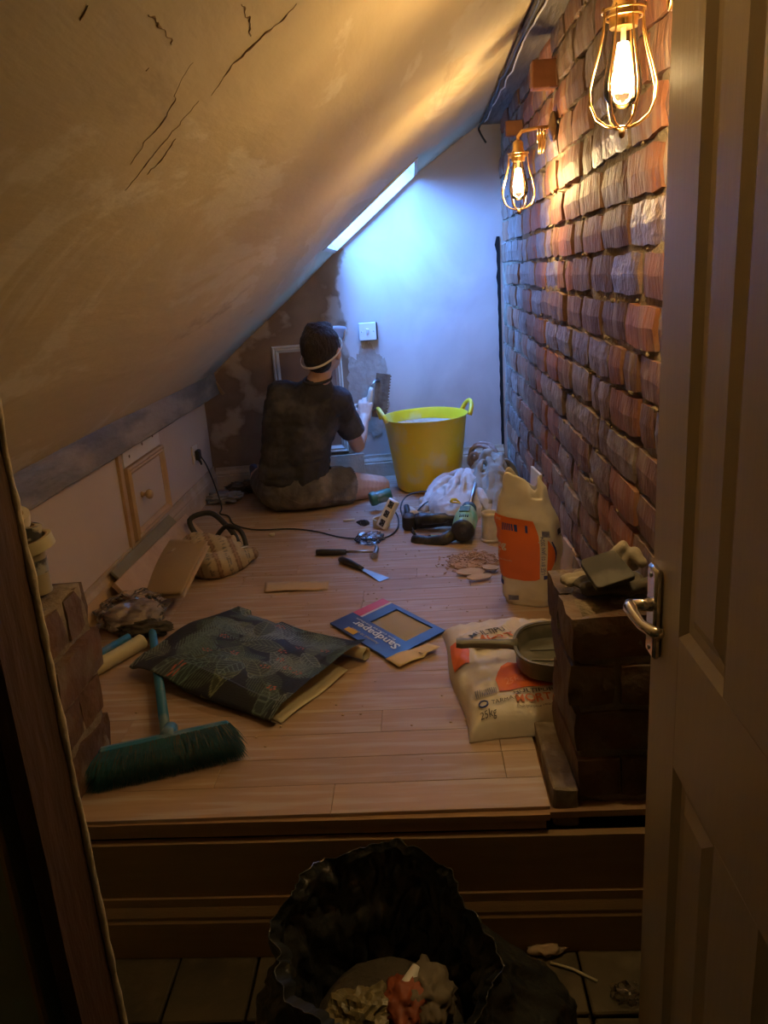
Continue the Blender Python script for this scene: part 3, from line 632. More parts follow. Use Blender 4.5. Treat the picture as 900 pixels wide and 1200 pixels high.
# ------------------------------------------------------------------ left foreground post
bm = NB(); yP = 0.80
vs = box(bm, (-0.502, yP + 0.05, 0.50), (0.022, 0.10, 1.70)); bmesh.ops.subdivide_edges(bm, edges=bm.edges[:], cuts=14, use_grid_fill=True)
for v in bm.verts: v.co += Vector((noise.noise(v.co * 14), noise.noise(v.co * 14 + Vector((5, 5, 5))), 0)) * 0.004
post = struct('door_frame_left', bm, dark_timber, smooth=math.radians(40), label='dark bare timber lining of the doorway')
bm = NB(); P = [Vector((-0.489 + 0.004 * noise.noise(Vector((0, 0, z * 14))), yP + 0.10, z)) for z in [-0.33 + 0.02 * k for k in range(80)]]
tube(bm, P, [0.0048 + 0.0022 * noise.noise(p * 40) for p in P], 6); obj('plaster_bead', bm, pbr('ragged_plaster', (0.60, 0.52, 0.38), (0.48, 0.40, 0.27), rough=0.9, scale=20, bump=0.5), post, smooth=True, label='ragged pale plaster edge')
bm = NB()
for k in range(9):
    z = -0.28 + 0.03 * k + rng.uniform(0, .02); x = -0.4975 - rng.uniform(0, .008)
    box(bm, (x, yP - 0.002, z), (0.007, 0.003, rng.uniform(.03, .07)), rot=Matrix.Rotation(0.5, 4, 'Y'))
obj('splinter', bm, pbr('split_wood', (0.30, 0.19, 0.10), rough=0.8), post, kind='stuff')
bm = NB(); box(bm, (-0.835, yP + 0.055, 0.40), (0.58, 0.09, 1.50)); struct('wall_landing', bm, landing_pl)
bm = NB(); box(bm, (-0.529, yP + 0.085, 0.40), (0.032, 0.02, 1.5)); struct('trim_11', bm, shade_m, label='black back piece added as shade in the gap behind the door lining')  # black piece added so the gap beside the lining stays dark
bm = NB(); box(bm, (-0.545, yP + 0.004, 0.4), (0.006, 0.010, 1.4)); struct('trim_10', bm, pbr('thin_bead', (0.42, 0.29, 0.14), rough=0.7), label='thin pale bead beside the dark lining')
#DOOR
DX = 0.32; DY0, DY1 = 0.40, 1.070
door = thing('door_1', 'cream six panel door standing open', 'door', (DX, DY0, -0.325)); del door['category']; door['kind'] = 'structure'
DT = 0.035; zt = 1.93
def dpart(name, y0, y1, z0, z1, x=0.0, th=DT, m=door_paint, bev=0.001):
    bm = NB(); box(bm, (x + th / 2, (y0 + y1) / 2 - DY0, (z0 + z1) / 2 + 0.325), (th, y1 - y0, z1 - z0), bev=bev); return obj(name, bm, m, door)
st = 0.118; y_a, y_b = DY0, DY1
c1a, c1b = DY1 - st - 0.153, DY1 - st; c0a, c0b = DY0 + st, DY0 + st + 0.153
dpart('stile', c1b, DY1, -0.325, zt - .325); dpart('stile', DY0, c0a, -0.325, zt - .325)
rails = [(-0.325, -0.13), (0.349, 0.543), (1.42, zt - .325)]
for z0, z1 in rails: dpart('rail', c0a, c1b, z0, z1, bev=0)
for (a0, a1), (b0, b1) in zip(rails, rails[1:]): dpart('muntin', c0b, c1a, a1, b0)
for (a0, a1), (b0, b1) in zip(rails, rails[1:]):
    for p0, p1 in ((c1a, c1b), (c0a, c0b)):
        bm = NB(); y0, y1, z0, z1 = p0 - DY0, p1 - DY0, a1 + .325, b0 + .325
        L3 = [(0, 0.0), (0.012, 0.009), (0.026, 0.010), (0.044, 0.003)]; rg = []
        for ins, dep in L3: rg.append([bm.verts.new((dep, yq, zq)) for yq, zq in ((y0 + ins, z0 + ins), (y1 - ins, z0 + ins), (y1 - ins, z1 - ins), (y0 + ins, z1 - ins))])
        for r0, r1 in zip(rg, rg[1:]):
            for k in range(4): bm.faces.new((r0[k], r0[(k + 1) % 4], r1[(k + 1) % 4], r1[k]))
        bm.faces.new(rg[-1])
        bb = [bm.verts.new((DT - 0.004, v.co.y, v.co.z)) for v in rg[0]]
        for k in range(4): bm.faces.new((rg[0][k], rg[0][(k + 1) % 4], bb[(k + 1) % 4], bb[k]))
        bm.faces.new(bb); obj('panel', bm, door_paint, door)
# lever handle
hz = 0.552 + 0.325; hy = DY1 - 0.030 - DY0
hnd = NB(); box(hnd, (-0.006, hy, hz - 0.010), (0.012, 0.038, 0.135), bev=0.004); hp = obj('handle_plate', hnd, chrome, door, smooth=math.radians(40), label='chrome lever handle backplate')
hb = NB(); tube(hb, [(-0.008, hy, hz), (-0.022, hy, hz), (-0.038, hy, hz)], [0.011, 0.0085, 0.0085], 16); 
tube(hb, [(-0.038, hy + 0.004, hz), (-0.042, hy - 0.008, hz), (-0.042, hy - 0.030, hz - .001), (-0.039, hy - 0.06, hz - .003), (-0.030, hy - 0.085, hz - .002), (-0.022, hy - 0.092, hz)], [0.009, 0.0095, 0.0085, 0.0075, 0.0078, 0.006], 12)
obj('lever', hb, chrome, door, smooth=True, label='chrome lever')
for dz in (0.045, -0.065):
    s_ = NB(); sph(s_, (-0.0125, hy, hz + dz), (0.002, 0.004, 0.004), 2); obj('screw', s_, steel, door, smooth=True)
#LAMPS
def cage_lamp(x, y, ztop, lab, coil):
    t = thing('caged_wall_lamp', lab, 'lamp', (x, y, ztop), group='caged filament lamps on the brick wall')
    Hc = 0.158
    prof = [(0.029, 0.0), (0.031, -0.025), (0.037, -0.05), (0.046, -0.078), (0.052, -0.102), (0.051, -0.122), (0.042, -0.142), (0.026, -0.153), (0.008, -0.158)]
    for k in range(8):
        a = 2 * pi * k / 8 + 0.2; bm = NB(); pts = []
        pr = [(0.031, 0.004), (0.034, 0.001)] + prof
        tube(bm, [Vector((r * cos(a), r * sin(a), z)) for r, z in pr], 0.0016, 6); obj('cage_wire', bm, brass, t, smooth=True)
    bm = NB(); n = 32
    for rr, zz in ((0.0305, 0.0), (0.027, -0.008), (0.012, -0.157)): bm = NB(); tube(bm, [Vector((rr * cos(2 * pi * k / n), rr * sin(2 * pi * k / n), zz)) for k in range(n)], 0.0018, 6, closed=True); obj('cage_ring', bm, brass, t, smooth=True)
    bm = NB(); lathe(bm, [(0.001, -0.157), (0.004, -0.159), (0.0055, -0.164), (0.004, -0.170), (0.001, -0.172)], 14); obj('finial', bm, bronze, t, smooth=True)
    bm = NB(); lathe(bm, [(0.020, -0.022), (0.022, -0.004), (0.020, 0.004), (0.016, 0.012), (0.016, 0.03), (0.010, 0.036), (0.004, 0.038)], 24); sk = obj('lamp_socket', bm, brass, t, smooth=math.radians(40))
    bm = NB(); lathe(bm, [(0.014, -0.020), (0.016, -0.035), (0.021, -0.055), (0.026, -0.078), (0.0285, -0.096), (0.027, -0.112), (0.020, -0.124), (0.010, -0.130), (0.001, -0.131)], 28, cap0=False, cap1=False); obj('bulb_glass', bm, glass_m, t, smooth=True)
    bm = NB()
    for k in range(6):
        a = 2 * pi * k / 6; tube(bm, [Vector((0.005 * cos(a), 0.005 * sin(a), -0.042)), Vector((0.011 * cos(a + .3), 0.011 * sin(a + .3), -0.072)), Vector((0.008 * cos(a + .5), 0.008 * sin(a + .5), -0.108))], 0.0036, 6)
    obj('filament', bm, emit_mat('filament_glow', (1.0, 0.62, 0.28), 42.0) if 'filament_glow' not in bpy.data.materials else bpy.data.materials['filament_glow'], t)
    bm = NB(); tube(bm, [(0, 0, -0.02), (0, 0, -0.04)], 0.004, 8); obj('filament_stem', bm, cream, t)
    xw = XW - 0.008 - x
    bm = NB(); tube(bm, [(0, 0, 0.034), (0, 0, 0.046), (0.012, 0, 0.060), (xw * .5, 0, 0.066), (xw, 0, 0.066)], 0.0055, 10); obj('lamp_arm', bm, brass, t, smooth=True)
    bm = NB(); M = Matrix.Translation((xw + 0.004, 0, 0.066)) @ Matrix.Rotation(-pi / 2, 4, 'Y'); lathe(bm, [(0.042, 0), (0.042, 0.004), (0.036, 0.009), (0.018, 0.013), (0.008, 0.017)], 28, M=M); obj('wall_plate', bm, bronze, t, smooth=math.radians(40))
    bm = NB(); P = [Vector((xw * .55 + 0.004 * cos(q * .9), -0.012 + 0.028 * cos(q), 0.028 + 0.034 * sin(q))) for q in [i * 2 * pi / 20 for i in range(66)]]
    P = [p + Vector((0.002 * i / 6, 0, 0)) for i, p in enumerate(P)]; tube(bm, P, 0.0026, 6); obj('flex_loop', bm, brass, t, smooth=True)
    lt = bpy.data.lights.new('bulb_light', 'POINT'); lt.energy = BULB_W; lt.color = BULB_COL; lt.shadow_soft_size = 0.021; lo_ = bpy.data.objects.new('bulb_light', lt); COL.objects.link(lo_); lo_.parent = t; lo_.location = (0, 0, -0.088)
    return t
cage_lamp(0.331, 1.34, 1.366, 'large caged filament wall lamp nearest the door', True)
cage_lamp(0.336, 2.60, 1.338, 'further caged filament wall lamp beyond the timber block', False)
#OBJECTS
# ================================================================== person
def build_person():
    t = thing('person', 'person in a dark dusty t-shirt and denim shorts sitting cross-legged facing the end wall', 'person', (-0.58, 3.50, 0))
    O = Vector((-0.58, 3.50, 0)); V3 = Vector
    pelvis = V3((-0.575, 3.52, 0.115)); chest = V3((-0.52, 3.53, 0.43)); neck0 = Y(372, 446, 3.47); headc = Y(377, 409, 3.45)
    shR = Y(397, 470, 3.51); shL = Y(330, 462, 3.53)
    elR = Y(419, 522, 3.68); wrR = Y(427, 490, 3.82); handR = Y(432, 477, 3.86)
    hipR = V3((-0.47, 3.54, 0.10)); knR = Y(444, 570, 3.70); anR = V3((-0.55, 3.86, 0.055))
    hipL = V3((-0.68, 3.56, 0.10)); knL = Y(306, 560, 3.83); anL = V3((-0.42, 3.84, 0.05))
    elL = V3((-0.62, 3.74, 0.36)); wrL = V3((-0.50, 3.87, 0.42))
    # ---- body: one continuous surface
    bm = NB()
    cap(bm, pelvis + V3((-.06, 0.01, -.01)), pelvis + V3((.06, 0.01, -.01)), .082, .082); cap(bm, pelvis, chest + V3((0, .02, 0)), .085, .085)
    cap(bm, shL, shR, .05, .05); cap(bm, chest + V3((0, .02, 0)), neck0, .075, .048)
    cap(bm, neck0 + V3((0, 0.01, -.03)), headc + V3((0, .01, -.05)), .052, .048)
    cap(bm, shR, elR, .046, .036); cap(bm, elR, elR.lerp(wrR, .35), .036, .037); cap(bm, elR.lerp(wrR, .35), wrR, .037, .024)
    cap(bm, shL, elL, .046, .036); cap(bm, elL, wrL, .036, .024)
    for hp_, kn, an in ((hipR, knR, anR), (hipL, knL, anL)):
        cap(bm, hp_, kn, .088, .056); cap(bm, kn, kn.lerp(an, .35), .054, .056); cap(bm, kn.lerp(an, .35), an, .055, .034)
        cap(bm, an, an + V3((.10 if an is anL else -.10, .03, -.015)), .034, .026)
    # head
    fdir = V3((0.42, 0.88, 0.10)).normalized(); side = fdir.cross(V3((0, 0, 1))).normalized(); upv = side.cross(fdir)
    HM = Matrix((side, fdir, upv)).transposed().to_4x4()
    def hp3(a, b, c): return headc + side * a + fdir * b + upv * c
    sph(bm, headc, (.076, .094, .100), 3, HM); sph(bm, hp3(0, .035, -.045), (.058, .060, .062), 3, HM); sph(bm, hp3(0, .072, -.085), (.026, .022, .020), 2, HM)
    sph(bm, hp3(0, .098, -.022), (.012, .020, .022), 2, HM); cap(bm, hp3(0, .090, .012), hp3(0, .108, -.028), .008, .012)
    for s in (-1, 1):
        sph(bm, hp3(s * .078, .004, -.022), (.009, .020, .032), 2, HM); sph(bm, hp3(s * .032, .080, .008), (.020, .012, .010), 2, HM)
    # hands: palm, four unequal curled fingers, thumb from the side of the palm
    def hand(wr, pd, nrm, curl, sc=1.0, thumb=1):
        pd = V3(pd).normalized(); nrm = V3(nrm).normalized(); sd = pd.cross(nrm).normalized(); nrm = sd.cross(pd)
        for q in range(4):
            k0 = wr + sd * ((q - 1.5) * .012) * sc; k1 = wr + pd * (.078 - .004 * abs(q - 1)) * sc + sd * (q - 1.5) * .0195 * sc; cap(bm, k0, k1, .015 * sc, .0115 * sc)
            L_ = (.040, .046, .043, .034)[q] * sc; a = .5 + .1 * q; p = k1
            for j, f in enumerate((1, .72, .55)):
                a2 = a + curl * j; d = (pd * cos(a2) + nrm * sin(a2)); p2 = p + d * L_ * f; cap(bm, p, p2, (.0095 - .0008 * j) * sc, (.0088 - .0008 * j) * sc, 2); p = p2
        b = wr + pd * .022 * sc - sd * .022 * sc * thumb; m1 = b + (pd * .55 - sd * .75 * thumb + nrm * .45).normalized() * .040 * sc; m2 = m1 + (pd * .75 + nrm * .65 - sd * .05 * thumb).normalized() * .032 * sc; m3 = m2 + (pd * .5 + nrm * .8 + sd * .3 * thumb).normalized() * .024 * sc
        cap(bm, b, m1, .014 * sc, .0115 * sc); cap(bm, m1, m2, .0112 * sc, .010 * sc); cap(bm, m2, m3, .010 * sc, .0085 * sc)
    hand(wrR, (0.10, 0.35, 0.75), (-0.15, 0.9, -0.3), .75, 0.95, -1)
    hand(wrL, (0.6, 0.45, 0.2), (0, 0.8, -0.5), .25, 0.9, 1)
    bmesh.ops.translate(bm, vec=-O, verts=bm.verts)
    me = bake(bm, 0.0050, 3, name='body'); obj('body', me, skin, t, smooth=True)
    # eyes and mouth on the far side of the head
    for s in (-1, 1):
        bm = NB(); sph(bm, hp3(s * .032, .087, .006) - O, .010, 2); e = obj('eye', bm, white_pl, t, smooth=True)
        bm = NB(); sph(bm, hp3(s * .033, .0955, .006) - O, .0045, 2); obj('iris', bm, black_rub, e, smooth=True)
    bm = NB(); tube(bm, [hp3(-.022, .094, -.062) - O, hp3(0, .1, -.060) - O, hp3(.022, .094, -.062) - O], [.002, .004, .002], 6); obj('lips', bm, pbr('lips', (.45, .2, .16)), t, smooth=True)
    # hair cap
    bm = NB(); sph(bm, hp3(0, -.010, .016), (.084, .094, .098), 3, HM); sph(bm, hp3(0, -.040, -.038), (.064, .056, .056), 3, HM); sph(bm, hp3(.0, .02, .082), (.048, .06, .032), 2, HM); sph(bm, hp3(-.02, -.02, .092), (.036, .036, .026), 2, HM)
    bmesh.ops.translate(bm, vec=-O, verts=bm.verts)
    me = bake(bm, 0.0045, 3, disp=lambda p: 0.0035 * noise.noise(Vector((p.x * 90, p.y * 90, p.z * 28))) + 0.003 * noise.noise(p * 40))
    obj('hair', me, hair_m, t, smooth=True)
    # ---- t-shirt: torso, two sleeves, collar
    bm = NB()
    wl0 = V3((-0.585, 3.525, 0.155)); mid = V3((-0.565, 3.52, 0.29))
    for a, b, ra, rb in ((wl0 + V3((-.055, 0, 0)), mid + V3((-.055, 0, 0)), .112, .110), (wl0 + V3((.055, 0, 0)), mid + V3((.055, 0, 0)), .105, .100), (mid + V3((-.055, 0, 0)), chest + V3((-.085, 0, .03)), .110, .100), (mid + V3((.055, 0, 0)), chest + V3((.08, 0, .02)), .100, .100), (mid, chest, .115, .13), (chest + V3((-.07, 0, .04)), shL, .098, .070), (chest + V3((.07, 0, .04)), shR, .098, .068), (chest + V3((0, .01, .05)), neck0 + V3((0, .01, -.035)), .105, .066), (shL, shR, .066, .066)):
        cap(bm, a, b, ra, rb)
    cap(bm, shR, shR.lerp(elR, .68), .064, .060); cap(bm, shL, shL.lerp(elL, .62), .064, .060)
    bmesh.ops.translate(bm, vec=-O, verts=bm.verts)
    def fold(p):
        q = p + O; d = 0
        d += 0.0110 * (1 - abs(noise.noise(V3((q.x * 4, q.y * 4, q.z * 17)))) * 2.4) * max(0, min(1, (0.42 - q.z) / 0.2)) * (0.6 + noise.noise(q * 7))
        d += 0.0085 * noise.noise(V3((q.x * 20 - q.z * 8, q.y * 9, q.z * 6))) + 0.0025 * noise.noise(q * 42)
        return d
    me = bake(bm, 0.0060, 4, disp=fold)
    # open the hem, sleeve ends: trim below the hem plane
    bm2 = NB(); bm2.from_mesh(me); bpy.data.meshes.remove(me)
    hem = (V3((-0.58, 3.5, 0.150)) - O); bmesh.ops.bisect_plane(bm2, geom=bm2.verts[:] + bm2.edges[:] + bm2.faces[:], plane_co=hem, plane_no=V3((0.10, -0.30, 1)), clear_inner=True)
    for s_, e_, f in ((shR, elR, .66), (shL, elL, .60)):
        c = s_.lerp(e_, f) - O; n_ = (e_ - s_).normalized(); g = [x for x in bm2.verts if (x.co - c).length < .085]
        fs = list({fc for v in g for fc in v.link_faces}); es = list({ed for fc in fs for ed in fc.edges}); vs = list({v for fc in fs for v in fc.verts})
        bmesh.ops.bisect_plane(bm2, geom=vs + es + fs, plane_co=c, plane_no=n_, clear_outer=True)
        dl = [v for v in bm2.verts if (v.co - c).dot(n_) > 0.0005 and (v.co - c).length < .095]; bmesh.ops.delete(bm2, geom=dl, context='VERTS')
    ts = obj('t_shirt', bm2, tee_m, t, smooth=True, label='dark grey t-shirt with pale plaster dust'); so_ = ts.modifiers.new('t', 'SOLIDIFY'); so_.thickness = 0.0022; so_.offset = -1
    bm = NB(); n = 28; cN = neck0 + V3((0.000, 0.006, 0.006)); ax = V3((-.05, -.22, 1)).normalized(); a1 = ax.orthogonal().normalized(); a2 = ax.cross(a1)
    tube(bm, [cN - O + (a1 * cos(2 * pi * k / n) + a2 * sin(2 * pi * k / n)) * .060 for k in range(n)], .0065, 8, closed=True); obj('collar', bm, tee_m, ts, smooth=True)
    # ---- shorts
    bm = NB()
    cap(bm, V3((-0.665, 3.515, .098)), V3((-0.50, 3.515, .098)), .096, .096); cap(bm, V3((-0.65, 3.515, .12)), V3((-0.51, 3.52, .12)), .10, .10); cap(bm, V3((-.6, 3.55, .12)), V3((-.56, 3.55, .12)), .12, .12)
    cap(bm, hipR, hipR.lerp(knR, .46), .100, .092); cap(bm, hipL, hipL.lerp(knL, .50), .100, .090)
    bmesh.ops.translate(bm, vec=-O, verts=bm.verts)
    def fold2(p):
        q = p + O; return 0.006 * noise.noise(V3((q.x * 26, q.y * 14, q.z * 14))) + 0.004 * noise.noise(q * 30) + .003 * (1 - 2 * abs(noise.noise(V3((q.x * 9, q.y * 9, q.z * 30)))))
    me = bake(bm, 0.0055, 4, disp=fold2); bm2 = NB(); bm2.from_mesh(me); bpy.data.meshes.remove(me)
    bmesh.ops.bisect_plane(bm2, geom=bm2.verts[:] + bm2.edges[:] + bm2.faces[:], plane_co=V3((0, 0, .178)), plane_no=V3((0.0, 0.25, -1)), clear_inner=True)
    c = hipR.lerp(knR, .47) - O; n_ = (knR - hipR).normalized(); bmesh.ops.delete(bm2, geom=[v for v in bm2.verts if (v.co - c).dot(n_) > 0 and (v.co - c).length < .14], context='VERTS')
    for v in bm2.verts: 
        if v.co.z < 0.004: v.co.z = 0.004
    sh = obj('shorts', bm2, denim, t, smooth=True, label='worn grey denim shorts'); so_ = sh.modifiers.new('t', 'SOLIDIFY'); so_.thickness = 0.0025; so_.offset = -1
    bm = NB(); tube(bm, [V3((-0.60 - .05 * cos(k * .26), 3.4245 + .004 * abs(k - 6) * .2, .105 - .006 * k * .9)) - O for k in range(12)], .0022, 6); obj('pocket_seam', bm, denim, sh)
    # shoes at the front
    for an, dx in ((anR, -.11), (anL, .11)):
        bm = NB(); cap(bm, an + V3((-dx * .2, 0, -.012)), an + V3((dx, .03, -.022)), .040, .032); bmesh.ops.translate(bm, vec=-O, verts=bm.verts); me = bake(bm, .006, 3); obj('shoe', me, ink_m, t, smooth=True)
    bm = NB(); sc_ = V3((-.79, 3.90, .10)); cap(bm, Y(297, 548, 3.86), Y(300, 566, 3.84), .022, .024); bmesh.ops.translate(bm, vec=-O, verts=bm.verts); obj('sock', bake(bm, .005, 3), pbr('blue_grey_sock', (.10, .11, .17)), t, smooth=True)
    # dust visor: clear shield pushed up, with strap
    bm = NB(); n = 40
    tilt = 0.30
    def strap_pt(a, r1=.0865, r2=.1045): return headc + side * (r1 * sin(a)) + fdir * (r2 * cos(a) - .006) + upv * (-.012 + .045 * cos(a))
    bm = NB(); P = [strap_pt(2 * pi * k / n) - O for k in range(n)]
    for w_ in (0,):
        rg = [[bm.verts.new(p + upv * dz + (p + O - headc).normalized() * e) for dz, e in ((-.004, .001), (-.004, .003), (.004, .003), (.004, .001))] for p in P]
        for i in range(n):
            for k in range(4): bm.faces.new((rg[i][k], rg[(i + 1) % n][k], rg[(i + 1) % n][(k + 1) % 4], rg[i][(k + 1) % 4]))
    obj('visor_strap', bm, cream, t, smooth=math.radians(40), label='pale elastic strap round the back of the head')
    def vis(u, v):
        a = (u - .5) * 2.7; return headc + side * (.096 + .012 * v) * sin(a) + fdir * ((.112 + .030 * v) * cos(a)) + upv * (.022 + .050 * v) - O
    obj('visor', sheet(vis, 20, 4, .0015), pbr('visor_clear', (.55, .62, .72), rough=.12), t, smooth=True, label='pale clear visor pushed up on the forehead')
    return t, handR, wrR
pers, handR, wrR = build_person()
# notched trowel in the raised hand
hc = Y(433, 470, 3.865)
tr = thing('notched_trowel', 'rusty notched trowel with a pale handle held up in the raised hand', 'trowel', hc, rot=(-0.12, 0.16, -0.12))
pxm = 3.9 / 930
bm = NB(); Wb, Hb = .070, .215; P = [(-Wb / 2, -Hb / 2), (Wb / 2, -Hb / 2)]
nt_ = 15
for k in range(nt_):
    z0 = -Hb / 2 + Hb * k / nt_; dz = Hb / nt_; P += [(Wb / 2 + .006, z0 + dz * .25), (Wb / 2 + .006, z0 + dz * .6), (Wb / 2, z0 + dz * .68), (Wb / 2, z0 + dz * .99)]
P += [(-Wb / 2, Hb / 2)]
prism(bm, P, 0, .0016, Matrix.Translation((.048, .045, .030)) @ Matrix.Rotation(pi / 2, 4, 'X') @ Matrix.Rotation(0.0, 4, 'Z')); obj('blade', bm, rust_steel, tr, label='rusty toothed steel blade')
bm = NB(); tube(bm, [(0, 0, -.045), (0, -.001, -.02), (0, -.001, .02), (.001, 0, .05), (.003, .002, .066)], [.011, .014, .0145, .012, .009], 14); obj('handle', bm, cream, tr, smooth=True, label='pale plaster-smeared handle')
bm = NB(); tube(bm, [(.003, .002, .062), (.008, .004, .085), (.016, .02, .10), (.030, .043, .10)], .0055, 8); obj('tang', bm, steel, tr, smooth=True); bm = NB(); tube(bm, [(0, 0, -.042), (.006, .02, -.052), (.028, .043, -.035)], .005, 8); obj('tang', bm, steel, tr, smooth=True)

# ================================================================== yellow flexible tub
tb = thing('flexible_tub', 'large yellow flexible rubber tub splashed with plaster', 'tub', (0.026, 3.80, 0))
hT = 0.375
prof_o = [(0.001, 0.003), (.150, 0.003), (.160, .012), (.168, .06), (.188, .20), (.206, .33), (.212, hT - .008), (.217, hT)]
prof_i = [(.211, hT), (.205, hT - .010), (.198, .32), (.180, .20), (.160, .05), (.145, .02), (.001, .018)]
bm = NB(); lathe(bm, prof_o + prof_i, 56, cap0=False, cap1=False)
for v in bm.verts: v.co += Vector((v.co.x, v.co.y, 0)).normalized() * (.006 * noise.noise(v.co * 6) * v.co.z / .37) + Vector((0, 0, .008 * noise.noise(Vector((v.co.x * 4, v.co.y * 4, 0))) * (v.co.z > .3)))
obj('tub_body', bm, yellow, tb, smooth=math.radians(50))
bm = NB(); lathe(bm, [(.196, .325), (.192, .30), (.175, .20), (.165, .155), (.10, .15), (.001, .148)], 48, cap0=False, cap1=False)
for v in bm.verts: v.co *= 1 - .012 + .012 * noise.noise(v.co * 14)
obj('plaster_residue', bm, wetplaster, tb, smooth=True, label='dried plaster splashed inside the tub')
for s in (-1, 1):
    bm = NB(); P = []
    for k in range(15):
        a = pi * k / 14; P.append(Vector((s * (.212 + .026 * sin(a)), -.072 * cos(a) , hT - .012 + .062 * sin(a))))
    tube(bm, P, [.013 - .003 * sin(pi * k / 14) for k in range(15)], 10); obj('handle', bm, yellow, tb, smooth=True)
tb.rotation_euler = (0, 0, 0.22); tb.scale = (.95, .95, .96)

# ================================================================== dust sheets (heaped)
def cloth_heap(name, cx, cy, rx, ry, h, seed, m, lab, nf, curl, apex=(0, 0), fr=(.016, .030)):
    r = random.Random(seed); bm = NB()
    sph(bm, (0, 0, h * .12), (rx * .80, ry * .80, h * .62), 3); sph(bm, (apex[0], apex[1], h * .3), (rx * .45, ry * .45, h * .52), 3)
    def hz(x, y):
        q = ((x - apex[0] * .5) / rx) ** 2 + ((y - apex[1] * .5) / ry) ** 2
        return h * max(0, 1 - q) ** .75
    for k in range(nf):
        a = 2 * pi * (k + r.uniform(-.3, .3)) / nf; t0 = r.uniform(.0, .35); rad = r.uniform(*fr); prev = None; ph = r.uniform(0, 6); wob = r.uniform(.10, .30) * (1 + curl * 2)
        steps = 16; t1 = r.uniform(.82, 1.0)
        for i in range(steps + 1):
            t = t0 + (t1 - t0) * i / steps; aa = a + wob * sin(t * 5 + ph) + curl * 1.6 * t * (1 if k % 2 else -1)
            x = apex[0] * (1 - t) + rx * t * cos(aa); y = apex[1] * (1 - t) + ry * t * sin(aa); rr = rad * (.75 + .45 * sin(t * 4 + ph * 2) * .5 + .3 * t)
            z = max(hz(x, y) * (.86 + .14 * sin(t * 7 + ph)), rr * .45); p = Vector((x, y, z))
            if prev is not None: cap(bm, prev, p, rr, rr, 1)
            prev = p
    for v in bm.verts: v.co.z = max(v.co.z, -.004)
    def d(p): return .005 * noise.noise(p * 34 + Vector((seed, 0, 0))) + .006 * (1 - 2.4 * abs(noise.noise(Vector((p.x * 15, p.y * 15, p.z * 20 + seed)))))
    me = bake(bm, .0050, 1, disp=d)
    for v in me.vertices: v.co.z = max(v.co.z, .0008)
    o = obj(name, me, m, smooth=True); o.location = (cx, cy, 0); return tag(o, lab, 'dust sheet', 'dust sheets heaped by the tub')
cloth_heap('dust_sheet', 0.150, 3.42, .165, .27, .140, 2, cloth_w, 'white crumpled dust sheet heaped in front of the yellow tub', 24, .12, apex=(.05, .10), fr=(.009, .021))
cloth_heap('dust_sheet', 0.318, 3.50, .118, .27, .220, 6, cloth_g, 'greyish crumpled dust sheet heaped against the brick wall', 24, .6, apex=(.0, .02), fr=(.011, .022))

# ================================================================== paddle mixer (drill) lying with its whisk on the dust sheet
A = Y(545, 617, 2.99); Bp = Y(566, 536, 3.72); A.z = 0.062
mx = thing('paddle_mixer', 'green and black mixing drill with a plaster-caked paddle resting on the dust sheets', 'power tool', A)
MX = (Bp - A).to_track_quat('Y', 'Z').to_matrix().to_4x4(); mx.rotation_euler = MX.to_euler(); mx.scale = (1.22, 1.12, 1.22)
Ls = (Bp - A).length / 1.12
def mp_(nm, fn, m, parent=mx, sm=True, lab=None):
    bm = NB(); fn(bm); return obj(nm, bm, m, parent, smooth=sm, label=lab)
def body_(bm):
    RX = Matrix.Rotation(-pi / 2, 4, 'X'); lathe(bm, [(.001, -.075), (.030, -.072), (.036, -.055), (.038, -.01), (.038, .03), (.034, .062), (.026, .085), (.024, .098)], 24, M=RX, sx=1.0, sy=1.05)
mb = mp_('motor_housing', body_, green_pl, sm=math.radians(45))
mp_('gear_collar', lambda bm: lathe(bm, [(.024, .098), (.026, .102), (.026, .125), (.020, .138), (.012, .15)], 20, M=Matrix.Rotation(-pi / 2, 4, 'X')), MATS['blue_collar'] if 'blue_collar' in MATS else pbr('blue_collar', (.06, .14, .22), rough=.4))
mp_('end_cap', lambda bm: lathe(bm, [(.037, -.060), (.038, -.066), (.034, -.078), (.024, -.084), (.001, -.086)], 24, M=Matrix.Rotation(-pi / 2, 4, 'X'), cap1=False), black_pl)
mp_('grip', lambda bm: tube(bm, [(-.030, -.062, -.012), (-.065, -.075, -.030), (-.11, -.068, -.038), (-.145, -.060, -.038), (-.165, -.052, -.036)], [.022, .019, .0175, .018, .014], 12), black_pl)
mp_('side_handle', lambda bm: tube(bm, [(-.026, .05, -.005), (-.06, .05, -.004), (-.07, .05, -.004), (-.12, .045, -.006), (-.15, .040, -.01)], [.009, .010, .017, .019, .015], 12), black_pl)
mp_('trigger', lambda bm: box(bm, (-.085, -.052, -.030), (.045, .016, .012), bev=.003), green_pl, sm=False)
mp_('shaft', lambda bm: tube(bm, [(0, .14, 0), (0, Ls - .02, 0)], .0068, 10), steel)
def paddle(bm):
    for k in range(3):
        P = [];
        for j in range(14):
            a = 2 * pi * (k / 3 + j / 13 * .55); r = .045 + .010 * sin(pi * j / 13); P.append((r * cos(a), Ls - .05 + .07 * j / 13, r * sin(a)))
        tube(bm, [(0, Ls - .05, 0)] + P + [(0, Ls + .02, 0)], .009, 6)
    for j in range(20):
        a = 2 * pi * j / 20; 
    tube(bm, [(.052 * cos(2 * pi * j / 20), Ls + .02, .052 * sin(2 * pi * j / 20)) for j in range(20)], .010, 6, closed=True)
